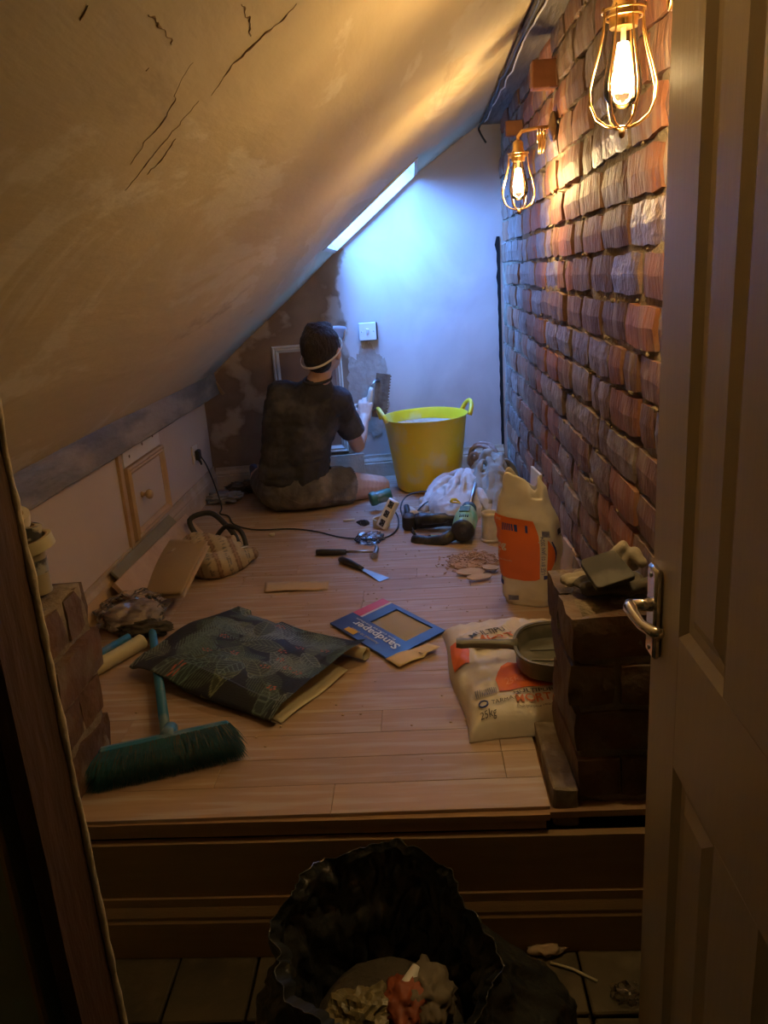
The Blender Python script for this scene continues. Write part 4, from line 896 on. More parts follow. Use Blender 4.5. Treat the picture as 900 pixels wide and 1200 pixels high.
bm = NB(); paddle(bm); pdl = bake(bm, .004, 3, disp=lambda p: .003 * noise.noise(p * 60)); obj('paddle', pdl, pbr('caked_plaster', (.42, .33, .28), (.30, .23, .2), rough=.9, scale=20, bump=.5), mx, smooth=True, label='plaster-caked spiral paddle')
bm = NB(); box(bm, (.0, .02, .041), (.034, .045, .003), bev=.001); obj('rating_label', bm, teal_pl, mx)
bm = NB()
for k in range(5): box(bm, (-.010 + .006 * k, -.032, .0385), (.003, .016, .004))
obj('vent_slot', bm, black_rub, mx, kind='stuff')

# ================================================================== second black tool
p = G(512, 618)
bt = thing('angle_grinder', 'black power tool lying between the white roll and the green drill', 'power tool', (0.045, 3.12, 0), rotz=0.0)
def q_(nm, fn, m, parent, sm=True, lab=None):
    bm = NB(); fn(bm); return obj(nm, bm, m, parent, smooth=sm, label=lab)
q_('tool_body', lambda bm: tube(bm, [(-.085, .01, .036), (-.06, .008, .038), (-.02, 0, .036), (.03, -.008, .034), (.085, -.012, .032), (.11, -.012, .032)], [.030, .034, .030, .021, .023, .017], 14), black_pl, bt)
q_('gear_head', lambda bm: (lathe(bm, [(.001, 0), (.028, .001), (.032, .01), (.030, .055), (.018, .066), (.001, .068)], 20, M=Matrix.Translation((-.11, .012, .002))),), MATS['black_rubber'], bt, sm=math.radians(40))
q_('aux_handle', lambda bm: tube(bm, [(-.112, .03, .045), (-.118, .06, .058), (-.122, .10, .075)], [.010, .014, .012], 10), black_rub, bt)
q_('switch_slide', lambda bm: box(bm, (.0, -.003, .064), (.03, .012, .006), bev=.002), teal_pl, bt, sm=False)

# ================================================================== white pot, green bottle, tape ring, roll, extension socket, small bottle
pt = thing('plastic_pot', 'dusty white plastic pot upside down beside the green drill', 'pot', G(576, 636) + Vector((0, .03, 0)))
bm = NB(); lathe(bm, [(.001, .001), (.036, .001), (.0375, .004), (.0375, .010), (.035, .012), (.0335, .07), (.0325, .105), (.035, .107), (.035, .113), (.0325, .116), (.029, .113), (.027, .10), (.001, .098)], 32); obj('pot_wall', bm, pot_m, pt, smooth=math.radians(40))
bm = NB(); lathe(bm, [(.0375, .003), (.0395, .006), (.0375, .009)], 32, cap0=False, cap1=False); obj('pot_rim', bm, pot_m, pt, smooth=True)

p = G(447, 600); gb = thing('green_canister', 'short dark green cylinder resting on the tape ring', 'canister', (p.x, p.y + .02, .066), rot=(0, pi / 2 - .15, 0.30))
bm = NB(); lathe(bm, [(.001, -.05), (.028, -.05), (.031, -.046), (.031, -.02), (.029, -.018), (.029, .04), (.025, .048), (.001, .05)], 28); obj('canister_body', bm, teal_pl, gb, smooth=math.radians(40))
bm = NB(); lathe(bm, [(.0315, -.044), (.0325, -.043), (.0325, -.026), (.0315, -.024)], 28, cap0=False, cap1=False); obj('lid', bm, teal_pl, gb, smooth=math.radians(40))
p = G(447, 618); tg = thing('tape_ring', 'cream cardboard ring on the floor under the green cylinder', 'tape roll', (p.x, p.y + .02, 0))
bm = NB(); lathe(bm, [(.036, .001), (.036, .034), (.031, .034), (.031, .001), (.036, .001)], 32, cap0=False, cap1=False); obj('ring_core', bm, cream_tube, tg, smooth=math.radians(30))
bm = NB(); lathe(bm, [(.0305, .003), (.0305, .032), (.029, .032), (.029, .003)], 32, cap0=False, cap1=False); obj('inner_liner', bm, card_m, tg, smooth=math.radians(30))
p = G(426, 616); sb = thing('small_bottle', 'small clear bottle with a dark lid left of the tape ring', 'bottle', (p.x, p.y, 0.012), rot=(0.2, -1.2, 0.9))
bm = NB(); lathe(bm, [(.001, 0), (.011, .001), (.013, .006), (.013, .02), (.010, .03), (.004, .055), (.001, .06)], 18); obj('nozzle', bm, plastic_clear, sb, smooth=True)
bm = NB(); lathe(bm, [(.001, -.03), (.014, -.029), (.0155, -.025), (.0155, -.002), (.013, .001)], 18); obj('cap', bm, black_rub, sb, smooth=math.radians(40))
# extension socket strip standing on edge, tilted
p = G(452, 622); es = thing('extension_socket', 'pale four-way extension socket strip propped on the tape ring', 'extension lead', (p.x + .012, p.y + .035, .062), rot=(0.55, -1.05, 0.25))
bm = NB(); box(bm, (0, 0, 0), (.13, .05, .026), bev=.004); obj('socket_body', bm, white_pl, es)
for k in range(3):
    bm = NB(); box(bm, (-.042 + .042 * k, -.004, .0136), (.028, .026, .003), bev=.001); sk = obj('socket_outlet', bm, black_rub, es)
    for dx, dy, sx_, sy_ in ((0, .008, .004, .008), (-.007, -.006, .006, .003), (.007, -.006, .006, .003)):
        bm = NB(); box(bm, (-.042 + .042 * k + dx, -.004 + dy, .0152), (sx_, sy_, .001)); obj('pin_hole', bm, grey_ink, sk)
# white roll with caked end
p = G(481, 616); wr_ = thing('paint_roller_sleeve', 'short white roll with a caked round end in front of the dust sheet', 'roll', (p.x + .005, p.y + .04, .033), rot=(pi / 2 - .1, 0, 0.22))
bm = NB(); lathe(bm, [(.008, -.05), (.030, -.048), (.032, -.04), (.031, .0), (.032, .05), (.030, .055), (.008, .056)], 26)
for v in bm.verts: v.co += v.co.normalized() * .002 * noise.noise(v.co * 70)
obj('roll_sleeve', bm, cloth_w, wr_, smooth=True)
bm = NB(); sph(bm, (0, 0, .056), (.024, .024, .006), 2)
for v in bm.verts: v.co += Vector((0, 0, .004 * noise.noise(v.co * 90)))
obj('caked_end', bm, pot_m, wr_, smooth=True)
# yellow connector, blue-green packet
p = Y(533, 588, 3.22); ye = thing('yellow_clip', 'small yellow plastic clip on the edge of the white dust sheet', 'clip', (p.x, p.y, p.z), rot=(.3, .2, .6))
bm = NB(); tube(bm, [(-.02, 0, 0), (-.008, .012, .004), (.01, .010, .006), (.022, -.004, 0)], [.006, .007, .006, .004], 8); obj('clip_body', bm, yellow, ye, smooth=True)
bm = NB(); tube(bm, [(-.018, -.004, 0), (0, -.010, .002), (.02, -.012, .001)], .004, 8); obj('clip_jaw', bm, yellow, ye, smooth=True)
p = Y(505, 598, 3.20); 
p = G(601, 607); pk = thing('blade_packet', 'flat pale blue packet behind the white pot', 'packet', (p.x, p.y, 0.001), rotz=-.1)
bm = NB(); box(bm, (0, 0, .004), (.085, .045, .007), bev=.002); obj('packet_body', bm, pbr('pale_blue', (.25, .50, .55), rough=.4), pk)
for dy in (-.012, .008): bm = NB(); box(bm, (0, dy, .0082), (.07, .006, .001)); obj('packet_stripe', bm, teal_pl, pk)
# cables
cable('power_cord', [Vector((XL + .035, 3.665, .245)), Vector((XL + .06, 3.655, .20)), Vector((-1.0, 3.66, .10)), Vector((-0.965, 3.60, .012))] + [G(*q) + Vector((0, 0, .005)) for q in [(258, 603), (268, 606), (275, 616), (300, 622), (340, 621), (370, 624), (400, 631), (435, 633), (455, 630), (466, 620), (466, 606)]] + [Vector((p_.x, p_.y, .05)) for p_ in [G(458, 606)]], .0034, black_rub, 'black power cord running from the wall socket to the extension strip', 'cord')
cable('drill_cord', [Vector((.045 - .10, 3.06, .03))] + [G(*q) + Vector((0, 0, z)) for q, z in (((486, 628), .006), ((478, 618), .006), ((470, 604), .03), ((478, 592), .045), ((500, 588), .05), ((522, 590), .04), ((530, 598), .02))], .0034, black_rub, 'black cord of the drill looping over the white roll', 'cord')
cable('tool_cord', [G(505, 636) + Vector((0, 0, .03)), G(492, 632) + Vector((0, 0, .005)), G(484, 620) + Vector((0, 0, .005)), G(488, 606) + Vector((0, 0, .02)), G(505, 598) + Vector((0, 0, .045)), G(522, 604) + Vector((0, 0, .05))], .0036, black_rub, 'black cord curling round the grip of the green drill', 'cord')
# plug and wall socket on the knee wall
ws = thing('wall_socket', 'white wall socket with a black plug on the low left wall', 'socket', (XL, 3.675, .258))
bm = NB(); box(bm, (.004, 0, 0), (.008, .086, .086), bev=.002); obj('face_plate', bm, cream, ws)
bm = NB(); box(bm, (.018, .006, -.006), (.022, .044, .048), bev=.005); pgp = obj('plug', bm, black_rub, ws, label='black three pin plug'); bm = NB(); tube(bm, [(.020, 0, -.028), (.030, -.008, -.04), (.033, -.01, -.052)], [.007, .0055, .0045], 8); obj('cord_grip', bm, black_rub, pgp, smooth=True)
for s in (-1, 1): bm = NB(); sph(bm, (.0082, s * .03, .0), (.0012, .004, .004), 2); obj('screw', bm, steel, ws)
# light switch on the end wall
c = BK(431, 388); lsw = thing('light_switch', 'white single light switch proud of the end wall', 'switch', (c.x, back_y(c.x), c.z), rotz=BA)
bm = NB(); box(bm, (0.004, -.011, 0), (.088, .020, .086), bev=.002); obj('back_box', bm, black_rub, lsw)
bm = NB(); box(bm, (-.003, -.026, 0), (.086, .009, .086), rot=Matrix.Rotation(0.0, 4, 'Z'), bev=.002); obj('face_plate', bm, white_pl, lsw)
bm = NB(); box(bm, (-.003, -.032, 0), (.014, .006, .026), rot=Matrix.Rotation(0.12, 4, 'X'), bev=.001); obj('rocker', bm, white_pl, lsw)
for s in (-1, 1): bm = NB(); sph(bm, (-.003 + s * .030, -.0307, 0), (.0035, .0012, .0035), 2); obj('screw', bm, steel, lsw)

# ================================================================== access hatches
def hatch(name, label, cat, org, ex, ez, en, Wd, Ht, fw, m_frame, m_panel, rad=.016):
    ex, ez, en = Vector(ex).normalized(), Vector(ez).normalized(), Vector(en).normalized(); M = Matrix((ex, ez, en)).transposed().to_4x4()
    t = thing(name, label, cat, org); t.rotation_euler = M.to_euler()
    prof = [(0, 0), (0, rad * .7), (fw * .2, rad), (fw * .45, rad * .75), (fw * .6, rad * .95), (fw * .85, rad * .5), (fw, rad * .35), (fw, 0)]
    C4 = [(0, 0), (Wd, 0), (Wd, Ht), (0, Ht)]; inn = [(1, 1), (-1, 1), (-1, -1), (1, -1)]
    for s in range(4):
        (xa, ya), (xb, yb) = C4[s], C4[(s + 1) % 4]; (ia, ja), (ib, jb) = inn[s], inn[(s + 1) % 4]
        bm = NB(); A = [bm.verts.new((xa + ia * d, ya + ja * d, z)) for d, z in prof]; B = [bm.verts.new((xb + ib * d, yb + jb * d, z)) for d, z in prof]; n = len(prof)
        for k in range(n): bm.faces.new((A[k], A[(k + 1) % n], B[(k + 1) % n], B[k]))
        bm.faces.new(A); bm.faces.new(B[::-1]); obj('frame_moulding', bm, m_frame, t)
    bm = NB(); box(bm, (Wd / 2, Ht / 2, .003), (Wd - 2 * fw + .002, Ht - 2 * fw + .002, .006)); obj('panel', bm, m_panel, t)
    return t
a = on(157, 626, 0, XL + .008); bq = on(198, 598, 0, XL + .008)
h1 = hatch('access_hatch', 'small wooden framed hatch with a round knob in the low left wall', 'hatch', (XL + .001, 2.768, .130), (0, 1, 0), (0, 0, 1), (1, 0, 0), .425, .275, .034, pine_trim, knee_pl, .022)
bm = NB(); lathe(bm, [(.011, 0), (.012, .004), (.007, .008), (.007, .016), (.015, .022), (.019, .030), (.017, .040), (.009, .045), (.001, .046)], 22, M=Matrix.Translation((.125, .145, .006))); obj('knob', bm, pine_trim, h1, smooth=True, label='turned wooden knob')
hb_ = thing('hatch_header', 'pale board screwed to the wall above the wooden hatch', 'board', (XL + .001, 2.755, .412))
bm = NB(); box(bm, (.006, .21, .038), (.012, .42, .076), bev=.001); obj('board', bm, MATS['cream_paint'], hb_)
for yq, zq in ((.06, .03), (.21, .045), (.34, .05)): bm = NB(); sph(bm, (.0125, yq, zq), (.002, .006, .006), 2); obj('screw', bm, rust_steel, hb_)
bm = NB(); box(bm, (XL + .006, 2.725, .30), (.012, .03, .40), bev=.001); tag(obj('upright_batten', bm, pine_trim), 'narrow upright pine strip on the left side of the hatch', 'batten')
cL = BK(326, 531)
ht2 = hatch('wall_hatch', 'cream framed access hatch on the end wall behind the person', 'panel', (-0.722, back_y(-0.722) - .001, .150), (1, .118, 0), (0, 0, 1), (.118, -1, 0), .345, .560, .034, MATS['cream_paint'], pbr('brown_panel', (.30, .20, .14), (.25, .16, .11), rough=.8), .024)
bm = NB(); box(bm, (-.40, back_y(-.40) - .030, .085), (.20, .014, .10), rot=Matrix.Rotation(BA, 4, 'Z'), bev=.001); tag(obj('timber_offcut', bm, MATS['dusty_skirting']), 'pale board offcut leaning on the skirting below the access panel', 'board')

# ================================================================== hammer, scraper, clear packet, pencil stub, scraps
a, b = G(371, 651), G(441, 650)
hm = thing('hammer', 'claw hammer with a black grip lying on the boards', 'hammer', ((a.x + b.x) / 2, (a.y + b.y) / 2, .013), rotz=math.atan2(b.y - a.y, b.x - a.x)); L_ = (b - a).length
bm = NB(); tube(bm, [(-L_ / 2, 0, 0), (-L_ / 2 + .02, 0, 0), (-.02, 0, 0), (0, 0, 0)], [.011, .013, .0115, .010], 10); obj('grip', bm, black_rub, hm, smooth=True)
bm = NB(); tube(bm, [(0, 0, 0), (L_ / 2, 0, 0)], .0055, 8); obj('shaft', bm, steel, hm, smooth=True)
bm = NB(); tube(bm, [(L_ / 2, -.050, 0), (L_ / 2, -.036, 0), (L_ / 2, -.033, 0), (L_ / 2, -.01, 0), (L_ / 2, .012, .002), (L_ / 2 - .003, .035, .004), (L_ / 2 - .010, .055, .002)], [.0125, .0125, .009, .010, .011, .008, .004], 12); obj('hammer_head', bm, steel, hm, smooth=math.radians(50))
a, b = G(399, 659), G(451, 680)
sc2 = thing('filling_knife', 'filling knife with a dark handle and steel blade in front of the hammer', 'scraper', ((a.x + b.x) / 2, (a.y + b.y) / 2, .012), rotz=math.atan2(b.y - a.y, b.x - a.x)); L_ = (b - a).length
bm = NB(); tube(bm, [(-L_ / 2, 0, 0), (-L_ / 2 + .012, 0, .001), (-L_ * .25, 0, .002), (-.03, 0, 0), (.005, 0, -.003)], [.010, .014, .0125, .010, .008], 12); obj('handle', bm, MATS['black_plastic'], sc2, smooth=True)
bm = NB(); prism(bm, [(.0, -.007), (.03, -.009), (L_ / 2, -.024), (L_ / 2, .022), (.03, .009), (.0, .007)], -.004, -.0028, Matrix.Rotation(.05, 4, 'Y')); obj('blade', bm, steel, sc2)
def crumple(nm, c, r, m, lab, cat, seed, amp=.45, sub=4, sc=9.0, zmin=.0015, sharp=False, parent=None):
    bm = NB(); sph(bm, (0, 0, 0), 1, sub)
    for v in bm.verts:
        d = v.co.normalized(); q = d * sc * .25 + Vector((seed, seed, 0)); k = 1 + amp * (noise.noise(q) + .6 * (1 - 2 * abs(noise.noise(q * 2.3))) - .3 + .10 * noise.noise(q * 5.1))
        v.co = Vector((d.x * r[0], d.y * r[1], d.z * r[2])) * k; v.co.z += r[2]
        v.co.z = max(v.co.z, zmin)
    o = obj(nm, bm, m, parent, smooth=not sharp); o.location = c
    return tag(o, lab, cat) if lab else o
p = G(433, 634); crumple('clear_packet', (p.x, p.y, 0), (.055, .075, .012), plastic_clear, 'crumpled clear plastic packet behind the hammer head', 'packet', 3, sub=3, sharp=True)
p = G(409, 611); bm = NB(); tube(bm, [(-.025, 0, .006), (.025, .004, .006)], .005, 8); o = obj('chalk_stub', bm, MATS['cream_paint'], smooth=True); o.location = (p.x, p.y, 0); tag(o, 'small pale stub on the boards left of the small bottle', 'chalk')
p = G(319, 628); bm = NB(); box(bm, (0, 0, .006), (.022, .010, .012), bev=.002); o = obj('plaster_crumb', bm, MATS['cream_paint']); o.location = (p.x, p.y, 0); tag(o, 'small pale lump of plaster alone beside the power cord', 'plaster lump')
def scrap(u, v):
    a, b, c, d = G(311, 683), G(386, 681), G(384, 692), G(310, 695)
    top = a.lerp(b, u); bot = d.lerp(c, u); p = top.lerp(bot, 1 - v); p = bot.lerp(top, v)
    if v < .3: p.y += .012 * noise.noise(Vector((u * 6, 0, 1)))
    return Vector((p.x, p.y, .002 + .006 * (.5 + .5 * sin(u * 5)) * (1 - v)))
tag(obj('paper_scrap', sheet(scrap, 20, 4, .0008), card_m, smooth=True), 'torn strip of brown paper lying flat on the boards', 'paper')
# heap of wood chips with larger flakes in front
c = G(556, 662); bm = NB(); rg_ = random.Random(21)
for k in range(420):
    a = rg_.uniform(0, 2 * pi); r = abs(rg_.gauss(0, .5)); r = min(r, 1.25); x, y = .125 * r * cos(a), .105 * r * sin(a); h_ = .034 * max(0, 1 - r) 
    s = rg_.uniform(.006, .016); M = Matrix.Rotation(rg_.uniform(0, 6), 4, 'Z') @ Matrix.Rotation(rg_.gauss(0, .35), 4, 'X') @ Matrix.Rotation(rg_.gauss(0, .3), 4, 'Y')
    box(bm, (x, y, .004 + h_ * rg_.uniform(.7, 1)), (s, s * rg_.uniform(.35, .8), .0025), rot=M)
sph(bm, (0, 0, 0), (.10, .085, .026), 2)
for v in bm.verts: v.co.z = max(v.co.z, .0006)
o = obj('wood_chips', bm, chip_m, kind='stuff'); o.location = (c.x, c.y + .02, 0); tag(o, 'low heap of brown wood chips in front of the white pot', 'wood chips')
for i, (px, py, r1, r2, rz, lab) in enumerate(((552, 673, .052, .026, .1, 'broad pale flake in front of the wood chip heap'), (562, 680, .046, .020, .35, 'narrow pale flake nearest the camera at the chip heap'), (575, 670, .030, .018, -.2, 'small pale flake at the right side of the chip heap'))):
    p = G(px, py); bm = NB(); P = [(r1 * cos(a) * (1 + .25 * noise.noise(Vector((cos(a) * 2, sin(a) * 2, i)))), r2 * sin(a) * (1 + .3 * noise.noise(Vector((cos(a) * 3, sin(a) * 3, i + 5))))) for a in [2 * pi * k / 16 for k in range(16)]]
    prism(bm, P, 0, .004); o = obj('plaster_flake', bm, flake_m); o.location = (p.x, p.y, .008 + .003 * i); o.rotation_euler = (.12, .05, rz); tag(o, lab, 'flake', 'pale flakes by the wood chips')
# loose crumbs over the boards
bm = NB()
for k in range(520):
    x = rg_.uniform(-.95, .40); y = rg_.uniform(1.5, 3.9) if rg_.random() < .5 else rg_.gauss(2.75, .35); s = rg_.uniform(.0012, .0042)
    if y > 3.95 or y < 1.4: continue
    sph(bm, (x, y, s * .5), (s, s * .8, s * .5), 1)
o = obj('floor_debris', bm, flake_m, kind='stuff'); tag(o, 'fine plaster crumbs scattered over the boards', 'debris')

# ================================================================== upright plaster sack
sx0 = thing('plaster_sack', 'open upright paper sack of plaster with a big orange panel by the brick wall', 'sack', (0.318, 2.345, 0), rotz=-0.42)
SW, SD, SH = .175, .125, .40
def sack(u, v):
    # u around, v up; rounded rectangle sections, narrowing to a crumpled top
    a = 2 * pi * u; ca, sa = cos(a), sin(a); e = .45
    W_ = SW / 2 * (1 - .06 * (1 - v) ** 2 * 2 + .05 * sin(pi * v)); D_ = SD / 2 * (.80 + .30 * sin(pi * min(v * 1.25, 1)) - .45 * max(0, v - .72) / .28)
    if v > .70: W_ *= 1 - .42 * ((v - .70) / .30) ** 1.1
    x = W_ * math.copysign(abs(ca) ** e, ca); y = D_ * math.copysign(abs(sa) ** (e + .15), sa)
    z = SH * v * (1.0 - .05 * (x / .1) * v)
    shear = -.035 * max(0, v - .5)
    wn = .0055 * noise.noise(Vector((x * 22, y * 22, z * 14))) + .004 * (1 - 2 * abs(noise.noise(Vector((x * 15 + z * 9, y * 15, z * 16 - x * 9)))))
    wn += (.012 * noise.noise(Vector((x * 26, y * 26, z * 20 + 4)))) * max(0, v - .68) * 3
    n_ = Vector((ca, sa, 0)); p = Vector((x + shear, y + .012 * sin(v * 5), z)) + n_ * wn
    if v < .04: p.x *= .94; p.y *= .92
    if v > .9: p.z += .02 * sin(3 * a + 1)
    return p
bm = NB(); Vg = grid(bm, sack, 72, 56, wrap=True); bm.faces.new([Vg[i][0] for i in range(72)][::-1])
sk_ = obj('sack_body', bm, sack_m, sx0, smooth=True); so_ = sk_.modifiers.new('t', 'SOLIDIFY'); so_.thickness = .0015; so_.offset = 0
def sackf(u0, u1, d=.0036):
    def g(s, v):
        u = u0 + (u1 - u0) * s; e = .003; p = sack(u % 1, v); a = sack((u + e) % 1, v) - sack((u - e) % 1, v); b = sack(u % 1, min(v + .01, 1)) - sack(u % 1, max(v - .01, 0)); n = a.cross(b)
        if n.dot(Vector((p.x, p.y, 0))) < 0: n = -n
        return p + n.normalized() * d
    return g
FR = sackf(.53, .97); FR2 = sackf(.53, .97, .0050)        # the broad face turned to the camera (and round to its edges)
def decal(nm, pts, fn, m, parent, n=14): bm = NB(); print_poly(bm, pts, fn, n); return obj(nm, bm, m, parent, smooth=True)
decal('orange_panel', [(.0, .24), (.50, .22), (.60, .25), (.60, .60), (.56, .72), (.10, .72), (.04, .62), (-.02, .55)], FR, orange_m, sx0)
decal('orange_panel', [(.71, .30), (.78, .30), (.88, .36), (.92, .42), (.88, .50), (.78, .56), (.74, .58)], FR, orange_m, sx0)
decal('blue_band', [(.02, .19), (.28, .16), (.28, .20), (.02, .225)], FR, blue_m, sx0)
decal('blue_band', [(.66, .245), (.90, .27), (.90, .31), (.80, .285), (.66, .28)], FR, blue_m, sx0)
decal('blue_band', [(.90, .36), (.96, .44), (.93, .50), (.86, .56), (.83, .56), (.90, .49), (.925, .42)], FR, blue_m, sx0)
decal('ink_square', [(1.06, .58), (1.12, .58), (1.12, .63), (1.06, .63)], FR, ink_m, sx0, 4)
bm = NB(); print_text(bm, 'ing', FR2, .20, .475, .40, .53, bold=True); print_text(bm, 'er', FR2, .20, .42, .30, .46)
print_text(bm, 'multi finish', FR2, .20, .375, .45, .39); print_text(bm, 'one coat', FR2, .20, .685, .34, .705); obj('white_lettering', bm, pale_ink, sx0, kind='stuff')
bm = NB(); print_text(bm, 'USE BY 03 JAN 2024', FR2, .62, .29, .68, .60, rot=90); print_text(bm, 'British Gypsum', FR2, .80, .085, .875, .235, rot=90, bold=True)
for k in range(9): print_poly(bm, [(.36 + .018 * k, .62), (.37 + .018 * k, .62), (.37 + .018 * k, .675), (.36 + .018 * k, .675)], FR2, 2)
for k in range(8): print_poly(bm, [(.66 + .018 * k, .60), (.67 + .018 * k, .60), (.67 + .018 * k, .65), (.66 + .018 * k, .65)], FR2, 2)
for k in range(9): print_poly(bm, [(.38, .05 + .005 * k), (.48, .05 + .005 * k), (.48, .053 + .005 * k), (.38, .053 + .005 * k)], FR2, 2)
print_poly(bm, [(.78, .035), (.90, .035), (.90, .065), (.84, .075), (.78, .065)], FR2, 3); obj('dark_lettering', bm, blue_m, sx0, kind='stuff')

# ================================================================== mortar sack lying flat
M0 = G(540, 872); ms_ = thing('mortar_sack', 'part used mortar sack lying flat under the dustpan', 'sack', (0.072, 1.560, 0), rotz=0.0)
MW, ML = .345, .56
def msk(u, v, top=True):
    ex = max(0, 1 - (2 * u - 1) ** 6) ** .5; ey = max(0, 1 - (2 * v - 1) ** 8) ** .5; b = ex * ey
    x = MW * u - .045 * v + .006 * sin(v * 9) * (1 - u) ; y = ML * v + .006 * sin(u * 6) + .03 * u
    h = (.074 - .022 * v) * b * (.90 + .22 * noise.noise(Vector((u * 3, v * 4, 1)))) + .010 * (1 - 2 * abs(noise.noise(Vector((u * 5 + v * 3, v * 6 - u * 2, 3))))) * b + .004 * noise.noise(Vector((u * 18, v * 22, 7))) * b
    return Vector((x, y, max(h, .0) + .004))
bm = NB(); Vg = grid(bm, msk, 56, 64); bd = [Vg[i][0] for i in range(57)] + [Vg[56][j] for j in range(1, 65)] + [Vg[i][64] for i in range(55, -1, -1)] + [Vg[0][j] for j in range(63, 0, -1)]
lw_ = [bm.verts.new((v.co.x, v.co.y, .0008)) for v in bd]; n = len(bd)
for i in range(n): bm.faces.new((bd[i], bd[(i + 1) % n], lw_[(i + 1) % n], lw_[i]))
bm.faces.new(lw_[::-1]); obj('sack_body', bm, sack_m, ms_, smooth=True)
T1 = off(msk, .0030); T2 = off(msk, .0048)
decal('orange_panel', [(.24, .175), (.50, .165), (.98, .19), (.98, .30), (.70, .33), (.60, .35), (.42, .37), (.31, .33), (.24, .25)], T1, orange_m, ms_)
decal('orange_panel', [(.03, .47), (.13, .45), (.16, .56), (.14, .68), (.03, .72)], T1, orange_m, ms_, 8)
bm = NB(); print_text(bm, 'MORTAR', T2, .33, .075, .68, .115, bold=True); obj('orange_lettering', bm, orange_ink, ms_)
bm = NB(); print_text(bm, 'MULTIPURPOSE', T2, .325, .125, .74, .150, bold=True); print_text(bm, 'TARMAC', T2, .165, .085, .35, .108); print_text(bm, '25kg', T2, .085, .035, .19, .062); print_text(bm, 'multipurpose ready mixed', T2, .33, .052, .66, .062); obj('dark_lettering', bm, ink_m, ms_, kind='stuff')
bm = NB(); print_text(bm, '25kg', T2, .30, .215, .43, .245); 
obj('pale_lettering', bm, pale_or, ms_)
bm = NB(); n = 20
P = [T2(.115 + .028 * cos(2 * pi * k / n), .097 + .017 * sin(2 * pi * k / n)) for k in range(n)]; tube(bm, P, .0022, 4, closed=True); obj('ring_logo', bm, blue_m, ms_)
bm = NB()
for k in range(12): print_poly(bm, [(.08 + .012 * k, .145), (.087 + .012 * k, .145), (.087 + .012 * k, .195), (.08 + .012 * k, .195)], T2, 2)
obj('barcode', bm, grey_ink, ms_, kind='stuff')
# folded over neck with its own lettering
def flap(u, v):
    a = Vector((.00, .40, 0)); ang = .42; x = .135 * u; y = .105 * v; p = Vector((.045 + x * cos(ang) - y * sin(ang), .315 + x * sin(ang) + y * cos(ang), 0))
    uu = p.x / MW; vv = p.y / ML; base = msk(min(max((p.x + .045 * vv) / MW, 0), 1), min(max(vv, 0), 1)).z
    return Vector((p.x, p.y, base + .008 + .010 * sin(u * pi) * (1 - v * .5) + .003 * noise.noise(Vector((u * 5, v * 5, 2)))))
fb = obj('folded_neck', sheet(flap, 16, 12, .0016), sack_m, ms_, smooth=True)
F1 = off(flap, .0040)
bm = NB(); print_text(bm, 'MORT', F1, .12, .20, .95, .48, bold=True); obj('neck_lettering', bm, orange_ink, fb)
bm = NB(); print_text(bm, 'MULTIPU', F1, .12, .56, .88, .76, bold=True); obj('neck_print', bm, ink_m, fb)

# ================================================================== dustpan on the sack
dpn = thing('dustpan', 'dark olive plastic dustpan resting on the mortar sack', 'dustpan', (0.292, 1.770, 0.084), rot=(0.03, 0.04, -0.06))
OUT = [(.135, .115), (.06, .12), (-.02, .112), (-.062, .085), (-.085, .04), (-.088, -.02), (-.078, -.070), (-.045, -.098), (.03, -.108), (.135, -.105)]
def smooth_poly(P, it=2):
    for _ in range(it):
        Q = [P[0]]
        for a, b in zip(P, P[1:]): Q += [(a[0] * .75 + b[0] * .25, a[1] * .75 + b[1] * .25), (a[0] * .25 + b[0] * .75, a[1] * .25 + b[1] * .75)]
        Q.append(P[-1]); P = Q
    return P
SP = smooth_poly(OUT); bm = NB(); rows = []
for i, (x, y) in enumerate(SP):
    f = i / (len(SP) - 1); hgt = .050 * min(1, min(f, 1 - f) * 6 + .42) ; nx_, ny_ = x / .1, y / .1; l_ = sqrt(nx_ ** 2 + ny_ ** 2); nx_, ny_ = nx_ / l_, ny_ / l_
    rows.append([bm.verts.new(p) for p in ((x * .93, y * .93, 0), (x, y, .006), (x + nx_ * .004, y + ny_ * .004, hgt), (x + nx_ * .009, y + ny_ * .009, hgt), (x + nx_ * .009, y + ny_ * .009, hgt - .004), (x - nx_ * .003 + nx_ * .004, y + ny_ * .001, hgt - .004))])
for r0, r1 in zip(rows, rows[1:]):
    for k in range(5): bm.faces.new((r0[k], r1[k], r1[k + 1], r0[k + 1]))
bm.faces.new([r[0] for r in rows]); pb = obj('pan', bm, pan_m, dpn, smooth=math.radians(45)); so_ = pb.modifiers.new('t', 'SOLIDIFY'); so_.thickness = .003; so_.offset = 0
bm = NB(); 
HN = [(-.085, .022), (-.11, .014), (-.16, .011), (-.20, .013), (-.222, .017), (-.235, .013)]
R2 = []
for x, hw in HN:
    R2.append([bm.verts.new(p) for p in ((x, -hw, .040), (x, -hw * .9, .052), (x, -hw * .4, .056), (x, hw * .4, .056), (x, hw * .9, .052), (x, hw, .040))])
for r0, r1 in zip(R2, R2[1:]):
    for k in range(5): bm.faces.new((r0[k], r0[k + 1], r1[k + 1], r1[k]))
bm.faces.new(R2[-1]); ho = obj('handle', bm, pan_m, dpn, smooth=math.radians(50)); so_ = ho.modifiers.new('t', 'SOLIDIFY'); so_.thickness = .003
for yq in (-.05, 0, .05): bm = NB(); tube(bm, [(-.05, yq, .004), (.12, yq * 1.3, .003)], .0025, 6); obj('floor_rib', bm, pan_m, dpn)

